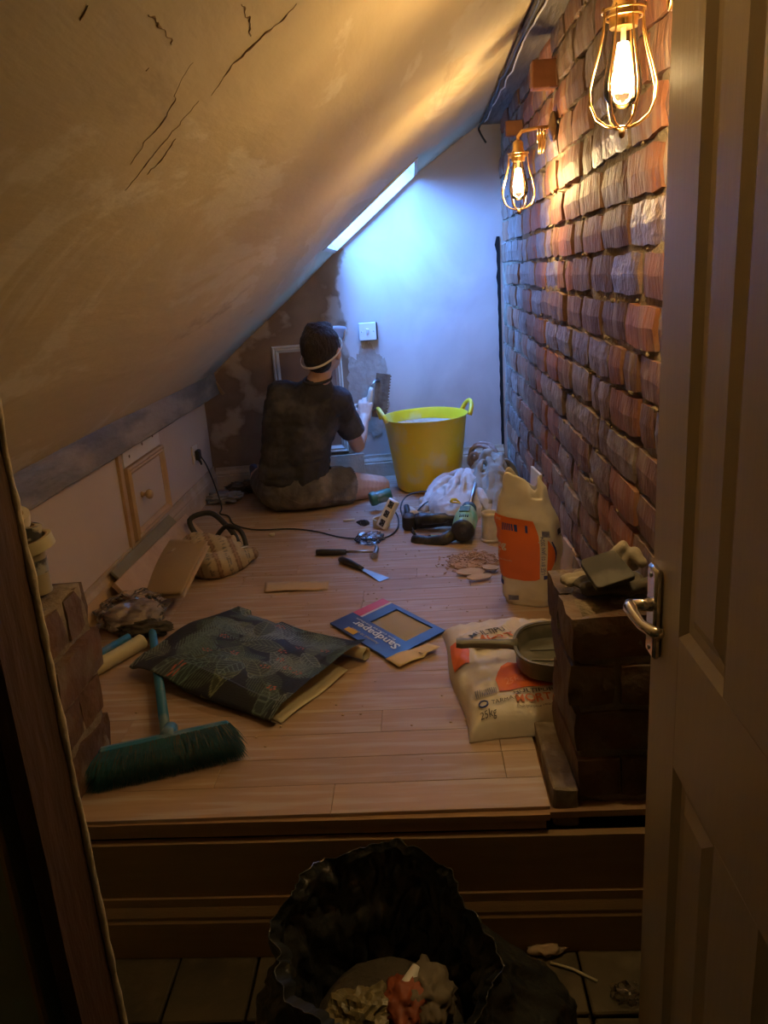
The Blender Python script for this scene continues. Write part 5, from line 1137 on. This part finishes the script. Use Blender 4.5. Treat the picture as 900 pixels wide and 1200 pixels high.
# ================================================================== sandpaper sleeve
cs = [G(387, 733), G(449, 710), G(522, 742), G(458, 777)]     # left, back, right, front
o0 = cs[3]; e1 = cs[0] - cs[3]; e2 = cs[2] - cs[3]
sp = thing('sandpaper_pack', 'empty red and blue cardboard sandpaper sleeve with a window', 'packaging', (o0.x, o0.y, 0))
def spf(h): return lambda u, v: Vector((e2.x * u + e1.x * v, e2.y * u + e1.y * v, h + .003 * sin(u * 3) * (1 - v)))
blue_card = pbr('blue_card', (.035, .085, .36), (.02, .035, .12), rough=.3, scale=9, contrast=.6); red_card = pbr('red_card', (.62, .05, .03), (.55, .04, .03), rough=.35)
def quad_slab(nm, u0, v0, u1, v1, h0, h1, m, parent=sp):
    bm = NB(); f0, f1 = spf(h0), spf(h1); A = [bm.verts.new(f0(u, v)) for u, v in ((u0, v0), (u1, v0), (u1, v1), (u0, v1))]; B = [bm.verts.new(f1(u, v)) for u, v in ((u0, v0), (u1, v0), (u1, v1), (u0, v1))]
    bm.faces.new(A[::-1]); bm.faces.new(B)
    for k in range(4): bm.faces.new((A[k], A[(k + 1) % 4], B[(k + 1) % 4], B[k]))
    return obj(nm, bm, m, parent)
quad_slab('back_sheet', .02, .02, .98, .98, .001, .003, pbr('grey_sheet', (.42, .37, .30), (.38, .33, .27), rough=.9))
# window frame: u runs front corner -> right corner, v runs front corner -> left corner
quad_slab('front_border', .0, .0, .42, 1.0, .004, .009, blue_card); quad_slab('side_border', .42, .0, 1.0, .13, .004, .009, blue_card)
quad_slab('side_border', .42, .70, .93, .84, .004, .009, blue_card); quad_slab('back_border', .93, .13, 1.0, .84, .004, .009, blue_card); quad_slab('white_line', .42, .84, 1.0, .87, .004, .0092, cream); quad_slab('red_border', .42, .87, 1.0, 1.0, .004, .009, red_card)
S1 = spf(.0105)
bm = NB(); print_text(bm, 'Sandpaper', S1, .18, .10, .30, .82, rot=90, bold=True); print_text(bm, 'fine coarse medium', S1, .32, .22, .36, .86, rot=90); obj('white_lettering', bm, white_pl, sp, kind='stuff')
bm = NB(); print_text(bm, 'Assorted 10 sheets', S1, .10, .30, .145, .74, rot=90); print_poly(bm, [(.03, .62), (.12, .62), (.12, .78), (.03, .78)], S1, 2); obj('yellow_lettering', bm, pbr('yellow_ink', (.7, .45, .08)), sp, kind='stuff')
def tearf(u, v):
    p = G(452, 776) + (G(500, 757) - G(452, 776)) * u + (G(466, 783) - G(452, 776)) * v * 1.15; p.z = .010 - .004 * v + .012 * v * (u > .6) ; q = p - Vector((o0.x, o0.y, 0)); return q + Vector((.004 * noise.noise(Vector((u * 4, v * 4, 0))), 0, .003 * sin(u * 6)))
tf = obj('torn_flap', sheet(tearf, 12, 6, .001), pbr('yellow_card', (.72, .55, .30), (.66, .50, .27), rough=.6), sp, smooth=True, label='torn yellow and white flap with a barcode')
T_ = off(tearf, .002); bm = NB()
for k in range(14): print_poly(bm, [(.22 + .035 * k, .55), (.238 + .035 * k, .55), (.238 + .035 * k, .85), (.22 + .035 * k, .85)], T_, 2)
obj('barcode', bm, ink_m, tf, kind='stuff')

# ================================================================== wallpaper, folded
wp = thing('wallpaper_sheet', 'folded sheet of dark tropical leaf wallpaper', 'wallpaper', (0, 0, 0))
cL_, cB_, cR_, cF_ = G(158, 782, .02), G(283, 714, .04), G(430, 762, .03), G(322, 842, .02)
def wpf(s, t):
    # s: left/front edge -> 0 at the left corner, 1 at the front corner; t: 0 at the rolled front-left edge, 1 at the back
    A = cL_.lerp(cF_, s); Bk = cB_.lerp(cR_, s); tt = max(t, .0)
    p = A.lerp(Bk, tt)
    h = .046 + .014 * sin(pi * min(1, tt * 1.1)) + .012 * noise.noise(Vector((s * 3, t * 3, 2))) + .010 * sin(s * 5 + t * 2)
    # left end: fold dip seen at its back edge
    dirn = (Bk - A).normalized()
    k = .10
    if tt < k:
        a = (1 - tt / k) * pi * .9; r = .5 * h; p = A.lerp(Bk, k) - dirn * (sin(a) * r * 1.5 + (0)) - dirn * ((k - min(k, k)) ); p = A.lerp(Bk, k * .35) - dirn * (sin(a) * r * 1.3); lf = .034 * max(0, 1 - ((s - .20) / .24) ** 2); h = lf + .5 * (h - lf) * (1 + cos(a)) + .002
        p = p.lerp(A.lerp(Bk, k), max(0, 1 - a / (pi * .5)) if a < pi * .5 else 0)
    if s < .22: p += (cB_ - cL_) * (-.06 * (1 - s / .22) * max(0, t - .55)); 
    if s > .9: h += .012 * (s - .9) * 10 * t
    if t > .9 and .1 < s < .35: h -= .015 * (t - .9) * 10
    p.z = h; return p
def leaf_layout():
    r = random.Random(12); LV = []
    # (centre s,t, angle, length, width, kind, colour)
    for k in range(62):
        LV.append((r.uniform(0, 1), r.uniform(0, 1), r.uniform(0, 2 * pi), r.uniform(.10, .19), r.uniform(.035, .06), r.choice([0, 0, 1, 1, 2]), r.choice([(.10, .17, .15), (.14, .17, .10), (.12, .18, .17), (.07, .11, .085), (.19, .24, .21)])))
    dots = [(r.uniform(.05, .95), r.uniform(.05, .95)) for _ in range(13)]
    return LV, dots
LV, DOTS = leaf_layout(); LW, LH = .56, .50
def wp_col(s, t):
    X, Yv = s * LW, t * LH; col = [.014, .019, .030]
    for (cs_, ct_, an, L_, W_, kd, c) in LV:
        dx, dy = X - cs_ * LW, Yv - ct_ * LH
        if abs(dx) > .2 or abs(dy) > .2: continue
        a = dx * cos(an) + dy * sin(an); b = -dx * sin(an) + dy * cos(an)
        if not 0 < a < L_: continue
        f = a / L_; b += .015 * sin(f * 2.2)
        if kd == 0:          # palm frond: many slanted leaflets
            w_ = W_ * sin(pi * min(f * 1.0 + .08, 1)) ** .6
            if abs(b) < w_ and (abs(b) < .0014 or ((a - abs(b) * 1.1) * 80) % 1 < .40): col = list(c)
        elif kd == 1:        # broad leaf with veins and bright outline
            w_ = W_ * .75 * sin(pi * f ** .8)
            if abs(b) < w_:
                if abs(b) > w_ - .0022 or abs(b) < .0013 or ((a - abs(b) * .8) * 55) % 1 < .16: col = [c[0] * 1.25, c[1] * 1.25, c[2] * 1.2]
                else: col = [c[0] * .30, c[1] * .33, c[2] * .38]
        else:                # fine fern
            w_ = W_ * .6 * sin(pi * f)
            if abs(b) < w_ and ((a + abs(b) * .4) * 150) % 1 < .42: col = [c[0] * .9, c[1] * .9, c[2] * .6]
    for i, (ds, dt) in enumerate(DOTS):
        for k in range(5):
            px_ = ds * LW + .011 * cos(k * 1.26 + i) * (1 + .4 * (k % 2)); py_ = dt * LH + .009 * sin(k * 1.26 + i); a2 = k + i
            ex_, ey_ = X - px_, Yv - py_; q1 = ex_ * cos(a2) + ey_ * sin(a2); q2 = -ex_ * sin(a2) + ey_ * cos(a2)
            if (q1 / .0052) ** 2 + (q2 / .0026) ** 2 < 1: col = [.50, .11, .07]
    return col
def printed(name, fn, nu, nv, m, parent, colf):
    bm = NB(); Vg = grid(bm, fn, nu, nv); me = mesh_of(bm, name); at = me.color_attributes.new('print', 'FLOAT_COLOR', 'POINT'); buf = []
    for i in range(nu + 1):
        for j in range(nv + 1): c = colf(i / nu, j / nv); buf += [c[0], c[1], c[2], 1]
    at.data.foreach_set('color', buf); o = obj(name, me, m, parent, smooth=True); return o
wpo = printed('printed_face', wpf, 250, 215, attr_mat('leaf_wallpaper', .5, .15, 60), wp, wp_col)
backing = pbr('paper_backing', (.60, .54, .38), (.54, .48, .33), rough=.8, scale=8)
def wpb(s, t): p = wpf(.012 + .976 * s, .05 + .94 * t); e = wpf(.5, .5); p.z -= .0022; return p
obj('paper_backing', sheet(wpb, 40, 30, .0008), backing, wp, smooth=True, label='cream back of the wallpaper')
def low(s, t):
    A = G(330, 849).lerp(G(408, 790), t); Bk = G(210, 790).lerp(G(300, 740), t); p = A.lerp(Bk, s); p.z = .003 + .006 * t * (1 - s) + .003 * sin(t * 8); return p
obj('under_fold', sheet(low, 20, 20, .001), backing, wp, smooth=True, label='cream inner side of the lower fold')
a = Y(424, 772, cR_.y - .01); bm = NB()
ax0 = Vector((cR_.x - .012, cR_.y - .002, .022)); axd = (cB_ - cR_).normalized(); P = []
sp_r = []
for k in range(34):
    an = k / 33 * 2 * pi * 1.6; r = .020 - .006 * k / 33; sp_r.append((r * cos(an - 1.2), r * sin(an - 1.2)))
axd = (cR_ - cF_).normalized(); sidev = axd; lng = Vector((-axd.y, axd.x, 0))
R3 = [[bm.verts.new(ax0 + sidev * x + Vector((0, 0, 1)) * z + lng * l) for x, z in sp_r] for l in (-.012, .02, .10)]
for r0, r1 in zip(R3, R3[1:]):
    for k in range(33): bm.faces.new((r0[k], r0[k + 1], r1[k + 1], r1[k]))
o = obj('rolled_end', bm, backing, wp, smooth=True); so_ = o.modifiers.new('t', 'SOLIDIFY'); so_.thickness = .0012

# ================================================================== broom
b0 = G(174, 706, .0128); h0, h1 = Vector((-.748, 1.503, .040)), Vector((-.476, 1.598, .045)); b1 = h0.lerp(h1, .50) + Vector((0, .005, -.006))
br = thing('broom', 'blue handled broom with dark teal bristles lying on the boards', 'broom', (0, 0, 0))
bm = NB(); ext = b0 + (b0 - b1) * .06
tube(bm, [ext, b0, b1], [.0125, .0125, .0125], 14); obj('broom_handle', bm, broom_blue, br, smooth=True)
hd = (h1 - h0); ang = math.atan2(hd.y, hd.x)
bm = NB(); box(bm, (h0 + h1) / 2, (hd.length, .026, .034), rot=Matrix.Rotation(ang, 4, 'Z') @ Matrix.Rotation(-.3, 4, 'X'), bev=.006); obj('broom_head', bm, broom_blue, br)
bm = NB(); hs = h0.lerp(h1, .50); tube(bm, [Vector((hs.x, hs.y + .045, .050)), Vector((hs.x + .003, hs.y, .048))], [.016, .020], 14); obj('handle_socket', bm, broom_blue, br, smooth=True)
rb = random.Random(4); n_ = Vector((sin(ang), -cos(ang), 0)); bmt, bmd = NB(), NB()
def bristle(bm, p, d, L_, w_):
    d = d.normalized(); s_ = d.cross(Vector((0, 0, 1))).normalized() * w_; A = [p, p + d * L_ * .5 + Vector((0, 0, -.004)), p + d * L_ + Vector((0, 0, -.016))]
    for q in A:
        q.z = max(q.z, .002)
    v = [bm.verts.new(A[0] - s_), bm.verts.new(A[0] + s_), bm.verts.new(A[1] + s_), bm.verts.new(A[1] - s_), bm.verts.new(A[2])]
    bm.faces.new(v[:4]); bm.faces.new((v[3], v[2], v[4]))
for k in range(6500):
    u = rb.random(); p = h0.lerp(h1, u) + n_ * .010 + Vector((0, 0, rb.uniform(-.026, .016))); fan = (u - .5) * 1.0
    d = n_ + hd.normalized() * (fan * .55 + rb.gauss(0, .12)) + Vector((0, 0, rb.uniform(-.12, .12))); top = rb.random() < .10
    bristle(bmt if rb.random() < .8 else bmd, p, d, rb.uniform(.062, .082), rb.uniform(.0008, .0015))
obj('bristles', bmt, bristle_m, br, kind='stuff'); obj('dusty_bristles', bmd, brown_brist, br, kind='stuff', label='dust-laden brown bristles')
bm = NB(); mid_ = (h0 + h1) / 2 + n_ * .032; box(bm, (mid_.x, mid_.y, .026), (hd.length * .98, .060, .040), rot=ang, bev=.01); obj('bristle_core', bm, bristle_m, br)

# ================================================================== clutter by the left wall
# leaning planks
def plank_obj(nm, A, B, w_, th, m, lab, side, up, m2=None):
    A, B = Vector(A), Vector(B); d = (B - A).normalized(); u = Vector(up).normalized(); u = (u - d * u.dot(d)).normalized(); s_ = d.cross(u)
    bm = NB(); box(bm, (0, 0, 0), ((B - A).length, w_, th), bev=.0015); bmesh.ops.subdivide_edges(bm, edges=[e for e in bm.edges if e.calc_length() > .1], cuts=8)
    for v in bm.verts: v.co += Vector((0, noise.noise(v.co * 12), noise.noise(v.co * 14))) * .0015
    M = Matrix((d, -s_, u)).transposed().to_4x4(); M.translation = (A + B) / 2; bmesh.ops.transform(bm, matrix=M, verts=bm.verts)
    o = obj(nm, bm, m); return tag(o, lab, 'board', 'boards leaning at the low left wall')
plank_obj('leaning_board', (-1.000, 2.40, .052), (-.955, 3.10, .075), .125, .020, pink_board, 'pinkish offcut board leaning against the low left wall', 0, (.8, 0, .6))
plank_obj('leaning_board', (-1.030, 2.46, .085), (-1.010, 3.06, .10), .105, .010, green_board, 'dull green board leaning behind the pinkish one', 0, (.75, 0, .66))
plank_obj('leaning_board', (-1.060, 2.22, .045), (-1.060, 2.95, .060), .085, .008, pine_trim, 'thin wooden strip leaning furthest left at the low wall', 0, (.9, 0, .3))
# striped canvas bag
bag = thing('canvas_bag', 'striped cream and brown canvas bag slumped by the low left wall', 'bag', (-.80, 2.80, 0))
bm = NB()
for a_, b_, r1, r2 in (((-.12, -.06, .05), (.02, -.12, .045), .05, .045), ((.02, -.12, .045), (.10, -.04, .038), .045, .040), ((-.10, .10, .05), (.06, .05, .05), .055, .05), ((-.04, 0, .06), (.05, -.02, .055), .065, .055), ((.10, -.02, .035), (.13, .03, .03), .036, .025)): cap(bm, a_, b_, r1, r2)
for v in bm.verts: v.co.z = max(v.co.z, .002)
me = bake(bm, .007, 4, disp=lambda p: .011 * (1 - 2.2 * abs(noise.noise(Vector((p.x * 11, p.y * 11, p.z * 14))))) * .8 + .005 * noise.noise(p * 26)); 
for v in me.vertices: v.co.z = max(v.co.z, .001)
at = me.color_attributes.new('print', 'FLOAT_COLOR', 'POINT'); buf = []
for v in me.vertices:
    q = v.co.x * 1.0 + v.co.y * .35 + v.co.z * .25 + .01 * noise.noise(v.co * 8); f = (q * 13) % 1; base = (.44, .36, .25)
    if f < .08 or .20 < f < .25: base = (.20, .12, .085)
    elif .08 <= f < .20: base = (.33, .22, .16)
    elif .62 < f < .66 or .74 < f < .77: base = (.16, .15, .14)
    buf += [*base, 1]
at.data.foreach_set('color', buf); obj('bag_body', me, attr_mat('striped_canvas', .95, .4, 70), bag, smooth=True)
for j, (P, r) in enumerate((([(-.10, .17, .05), (-.14, .20, .13), (-.06, .22, .15), (.02, .14, .12), (.07, .06, .10), (.09, .02, .08)], .011), ([(-.02, .12, .08), (.03, .11, .125), (.09, .08, .11), (.12, .02, .06)], .009))):
    P = [Vector(p) for p in P]; Q = []
    for i in range(len(P) - 1):
        p0, p1, p2, p3 = P[max(i - 1, 0)], P[i], P[i + 1], P[min(i + 2, len(P) - 1)]
        for k in range(6): t = k / 6; Q.append(0.5 * ((2 * p1) + (p2 - p0) * t + (2 * p0 - 5 * p1 + 4 * p2 - p3) * t * t + (3 * p1 - p0 - 3 * p2 + p3) * t ** 3))
    bm = NB(); tube(bm, Q, r, 10); obj('bag_handle', bm, black_rub, bag, smooth=True, label='dark padded handle')
bm = NB(); box(bm, (.105, .005, .070), (.05, .018, .006), rot=.7, bev=.002); obj('buckle', bm, steel, bag)
# brown paper over the bag
def bp(u, v):
    A, B, C_, D_ = G(150, 699, .01), G(213, 699, .06), G(244, 634, .12), G(181, 631, .09); p = A.lerp(B, u).lerp(D_.lerp(C_, u), v); p.z += .022 * sin(pi * u) * sin(pi * v) * .6 + .01 * u * (1 - v) ; return p
tag(obj('brown_paper_sheet', sheet(bp, 20, 20, .0012), paper_m, smooth=True), 'sheet of brown paper draped over the striped bag', 'paper')
def bp2(u, v): p = bp(u * .98 + .02, v * .96); return p + Vector((.012, -.012, -.008))
tag(obj('brown_paper_sheet', sheet(bp2, 16, 16, .0012), card_m, smooth=True), 'second sheet of brown paper just showing below the top one', 'paper')
# clear bag of bits with dark gloves beneath, cream tube and blue rod
crumple('clear_plastic_bag', (-.945, 2.30, .0), (.105, .115, .050), plastic_clear, 'crumpled clear plastic bag beside the broom handle', 'bag', 5.5, amp=.30, sub=4, sc=12, sharp=True)
crumple('bag_contents', (-.945, 2.30, .004), (.085, .09, .034), pbr('grey_bits', (.56, .48, .43), (.42, .35, .30), rough=.8, scale=12, bump=.4), 'grey-brown rags inside the clear plastic bag', 'rag', 1.5, amp=.15, sub=4, sc=10)
crumple('dark_glove', (-.885, 2.215, 0), (.085, .040, .022), pbr('dark_rag', (.10, .085, .06), (.06, .05, .04), rough=.95, scale=14, bump=.5), 'dark dirty rag between the clear bag and the cream tube', 'rag', 9.1, amp=.4, sub=4, sc=12)
a, b = G(60, 812, .024), G(166, 752, .024)
tbz = thing('cream_tube', 'cream tube with a white rim lying behind the left brick stub', 'tube', a); tbz.rotation_euler = (b - a).to_track_quat('Z', 'Y').to_euler(); L_ = (b - a).length
bm = NB(); lathe(bm, [(.001, 0), (.022, 0), (.022, L_ - .012), (.0235, L_ - .010), (.0235, L_), (.018, L_), (.017, L_ - .02), (.001, L_ - .02)], 26); obj('tube_wall', bm, cream_tube, tbz, smooth=math.radians(40))
a2, b2 = G(60, 800, .048), G(150, 748, .048); bm = NB(); tube(bm, [a2 + Vector((-.0, .006, .002)), b2 + Vector((-.0, .006, .002))], .011, 12); o = obj('blue_rod', bm, broom_blue, smooth=True); tag(o, 'pale blue rod lying along the cream tube', 'rod')
# rags in the far left corner
crumple('rag', (-.985, 3.74, 0), (.085, .075, .020), pbr('grey_rag', (.34, .32, .31), (.24, .22, .21), rough=.9, scale=12, bump=.4), 'grey rag on the boards in the far left corner', 'rag', 2.2, amp=.5, sub=4, sc=14)
crumple('rag', (-.90, 3.90, 0), (.095, .045, .026), pbr('brown_rag', (.18, .13, .09), (.10, .075, .055), rough=.9, scale=12, bump=.5), 'brown crumpled rag by the back skirting left of the person', 'rag', 7.2, amp=.6, sub=4, sc=18)
# offcut and pale board by the brick wall behind the sack
bm = NB(); box(bm, (0, 0, .085), (.012, .17, .17), bev=.001); o = obj('plywood_offcut', bm, pine_trim); o.location = (.432, 2.36, 0.001); o.rotation_euler = (0, .10, 0.05); tag(o, 'small plywood offcut leaning between the sack and the brick wall', 'board')
bm = NB(); box(bm, (0, 0, .13), (.010, .14, .26), bev=.001); o = obj('pale_board', bm, MATS['cream_paint']); o.location = (.425, 2.98, 0.001); o.rotation_euler = (0, .04, 0.1); tag(o, 'pale upright board between the grey dust sheet and the sack', 'board')

# ================================================================== on top of the left stub: tape rolls and a can
def ring_(nm, c, r0, r1, h, m, lab, rot=(0, 0, 0), m2=None):
    t = thing(nm, lab, 'tape roll', c, rot=rot, group='tape rolls on the left brick stub')
    bm = NB(); lathe(bm, [(r0, 0), (r0, h), (r1, h), (r1, 0), (r0, 0)], 30, cap0=False, cap1=False); obj('tape', bm, m, t, smooth=math.radians(30))
    bm = NB(); lathe(bm, [(r1, -.0005), (r1, h + .0005), (r1 - .003, h + .0005), (r1 - .003, -.0005), (r1, -.0005)], 30, cap0=False, cap1=False); obj('core', bm, m2 or card_m, t, smooth=math.radians(30)); return t
cbx = -.822; cby = 1.525; z0 = .428
can = thing('filler_can', 'dull cream can on the left brick stub carrying the tape rolls', 'can', (cbx, cby, z0))
bm = NB(); lathe(bm, [(.001, 0), (.030, 0), (.031, .003), (.030, .006), (.030, .085), (.031, .088), (.030, .092), (.001, .092)], 30); obj('can_body', bm, pbr('can_beige', (.40, .34, .22), (.34, .28, .18), rough=.45), can, smooth=math.radians(40))
bm = NB(); lathe(bm, [(.0305, .045), (.0306, .075)], 30, cap0=False, cap1=False); obj('can_label', bm, pbr('label_grey', (.35, .35, .34), (.06, .06, .06), rough=.5, scale=30, contrast=.1), can, smooth=True)
ring_('tape_roll', (cbx + .010, cby, z0 + .094), .046, .038, .024, cream_tube, 'wide cream tape roll lowest on the can', (.10, -.22, 0))
ring_('tape_roll', (cbx - .004, cby, z0 + .122), .033, .022, .026, pbr('printed_tape', (.50, .46, .36), (.05, .05, .05), rough=.5, scale=40, contrast=.08), 'black printed tape roll in the middle of the stack', (-.1, .15, 0))
ring_('tape_roll', (cbx - .018, cby, z0 + .152), .030, .018, .026, MATS['cream_paint'], 'small white tape roll topmost on the stack', (.3, .25, 0))
p = Y(43, 676, 1.46); bm = NB(); sph(bm, (0, 0, .012), (.012, .010, .013), 3); o = obj('plaster_lump', bm, MATS['cream_paint'], smooth=True); o.location = (-.815, 1.425, .427); tag(o, 'small white lump on the left brick stub at the foot of the can', 'plaster lump')

# ================================================================== on top of the right stub: dark glass plate on dirty gloves
gl = NB(); cap(gl, (-.05, -.02, .014), (.05, .01, .016), .016, .018); cap(gl, (.0, -.03, .014), (.06, -.03, .016), .014, .016); sph(gl, (.0, 0, .015), (.07, .04, .018), 3)
me = bake(gl, .004, 3, disp=lambda p: .005 * noise.noise(p * 40) + .002 * noise.noise(p * 90)); gv = obj('work_glove', me, pbr('dark_glove_m', (.07, .06, .05), (.12, .10, .08), rough=.9, scale=20, bump=.4), smooth=True); gv.location = (.352, 1.45, .402); tag(gv, 'dark dirty glove squashed under the glossy plate on the right stub', 'glove')
def fingers(nm, c, dirs, m, lab):
    g_ = NB()
    for a_, b_, r_ in dirs: cap(g_, a_, b_, r_, r_ * .9)
    me = bake(g_, .0035, 3, disp=lambda p: .002 * noise.noise(p * 60)); o = obj(nm, me, m, smooth=True); o.location = c; return tag(o, lab, 'glove')
fingers('work_glove', (.395, 1.530, .402), [((-.03, 0, .03), (.0, .0, .060), .014), ((0, 0, .02), (.02, -.012, .05), .014), ((.02, -.012, .05), (.03, -.03, .035), .013), ((-.04, .0, .018), (.02, .0, .018), .016)], glove_m, 'pale stiff glove fingers sticking up behind the glossy plate')
fingers('work_glove', (.285, 1.485, .402), [((-.012, 0, .013), (.03, .005, .015), .013), ((-.006, -.016, .012), (.02, -.014, .013), .010)], glove_m, 'pale glove fingertip left of the glossy plate')
pc = [Y(680, 659, 1.56), Y(719, 647, 1.56), Y(744, 676, 1.44), Y(701, 690, 1.40)]
tp = thing('glossy_plate', 'dark glossy rounded plate reflecting a lamp on top of the right stub', 'plate', (0, 0, 0))
pcs = [G(679, 659, .462), G(719, 646, .470), G(746, 677, .452), G(700, 692, .440)]; tp.location = sum(pcs, Vector()) / 4
def plate(r_in, dz, th, nm, m):
    bm = NB(); n_ = (pcs[1] - pcs[0]).cross(pcs[2] - pcs[0]).normalized(); n_ = n_ if n_.z > 0 else -n_; Q = []
    for k in range(4):
        p, a_, b_ = pcs[k], pcs[k - 1], pcs[(k + 1) % 4]; da, db = (a_ - p).normalized(), (b_ - p).normalized(); p = p + (da + db) * r_in; r = .011
        for q in range(6): t = q / 5; Q.append((p + da * r * (1 - t) ** 2 + db * r * t * t) - tp.location)
    A = [bm.verts.new(q + n_ * dz) for q in Q]; B = [bm.verts.new(q + n_ * (dz + th)) for q in Q]; bm.faces.new(A[::-1]); bm.faces.new(B)
    for k in range(len(Q)): bm.faces.new((A[k], A[(k + 1) % len(Q)], B[(k + 1) % len(Q)], B[k]))
    return obj(nm, bm, m, tp, smooth=math.radians(30))
plate(0, -.004, .008, 'case', black_rub); plate(.0012, .004, .0008, 'glass_face', slate_m)

# ================================================================== bin bag on the landing
bb = thing('bin_bag', 'open black bin bag full of rubbish on the landing floor', 'bin bag', (-.105, 1.03, -.319))
def bbag(u, v):
    a = 2 * pi * u; ca, sa = cos(a), sin(a)
    # v 0 base -> .62 rim -> 1 inside
    rimz = .315 + .040 * sa - .05 * ca * 0 + .016 * noise.noise(Vector((ca * 2.5, sa * 2.5, 3)))
    if ca > .2: rimz -= .05 * (ca - .2)
    R_ = Vector((.165 + .012 * noise.noise(Vector((ca * 2, sa * 2, 0))), .150))
    if v < .62:
        t = v / .62; r = (.86 + .42 * sin(pi * min(t * 1.05, 1)) ** 1.2 * (1 - .5 * t)); z = rimz * t
        ex = 0
        if ca > 0: ex = .11 * ca ** 2 * (1 - t) ** .6 * (1.25 if sa < .5 else 1)
        x = (R_.x * r + ex) * ca; y = R_.y * r * sa
    else:
        t = (v - .62) / .38; r = .985 - .36 * t; z = rimz - .235 * t ** 1.3; x = R_.x * r * ca; y = R_.y * r * sa
        if t < .08: z += .006 * sin(pi * t / .08)
    w = .020 * (1 - 2 * abs(noise.noise(Vector((ca * 1.8 + z * 6, sa * 1.8 - z * 4, z * 6 + 2))))) + .012 * (1 - 2 * abs(noise.noise(Vector((ca * 4 - z * 7, sa * 4 + z * 9, z * 12))))) + .007 * (1 - 2 * abs(noise.noise(Vector((ca * 9 + z * 12, sa * 9 - z * 10, z * 30)))))
    k = .3 if v < .03 else 1
    return Vector((x + ca * w * k, y + sa * w * k, max(z + (.006 * noise.noise(Vector((ca * 8, sa * 8, v * 9)))) * k, 0.001)))
bm = NB(); grid(bm, bbag, 200, 120, wrap=True); obj('bag_film', bm, binbag_m, bb, smooth=True)
bm = NB(); lathe(bm, [(.001, .06), (.12, .06), (.125, .14), (.10, .165), (.001, .17)], 24)
for v in bm.verts: v.co += Vector((0, 0, .012 * noise.noise(v.co * 14)))
obj('packed_rubbish', bm, MATS['dark_rag'], bb, smooth=True)
def inbag(nm, c, r, m, lab, seed, **k): 
    o = crumple(nm, Vector((-.105, 1.03, -.312)) + Vector(c), r, m, lab, 'rubbish', seed, zmin=-.1, **k); o['group'] = 'rubbish in the bin bag'; return o
inbag('crumpled_wrapper', (-.040, -.045, .165), (.050, .050, .028), pbr('yellow_wrap', (.22, .18, .09), (.15, .125, .06), rough=.3, bump=.4), 'shiny yellowish wrapper inside the black bin bag', 3.3, sharp=True)
inbag('orange_packaging', (.030, -.030, .170), (.036, .050, .026), pbr('dull_orange', (.30, .075, .025), (.22, .05, .02), rough=.6), 'orange packaging scrap inside the black bin bag', 8.8)
inbag('crumpled_rag', (.070, -.01, .165), (.040, .055, .030), pbr('brown_lump', (.20, .165, .12), (.12, .10, .07), rough=.9), 'pale brown rag at the right inside the black bin bag', 5.8)
bm = NB(); tube(bm, [(-.10, .99, -.118), (-.075, 1.02, -.105), (-.055, 1.055, -.095)], [.012, .013, .008], 10); o = obj('cardboard_tube', bm, white_pl, smooth=True); tag(o, 'small white and blue tube lying on the rubbish in the bin bag', 'rubbish', 'rubbish in the bin bag')
bm = NB(); tube(bm, [(-.098, .992, -.117), (-.088, 1.004, -.112)], [.0135, .0138], 10); obj('blue_band', bm, blue_m, o, smooth=True)
# bits on the landing floor to the right
a, b = G(645, 1128, -.316), G(700, 1150, -.316); bm = NB(); tube(bm, [a, a.lerp(b, .5) + Vector((0, .006, 0)), b], .003, 6); tag(obj('thin_stick', bm, cream_tube, smooth=True), 'thin pale stick on the landing floor right of the bin bag', 'stick')
p = G(735, 1172, -.33); crumple('clear_wrapper', (p.x, p.y, -.320), (.03, .025, .008), plastic_clear, 'small clear wrapper on the landing floor by the door', 'wrapper', 4.4, sub=3, sharp=True)
p = G(640, 1120, -.33); crumple('plaster_rubble', (p.x, p.y, -.320), (.035, .02, .010), flake_m, 'lump of pale rubble between the bin bag and the skirting', 'rubble', 2.4, sub=3)
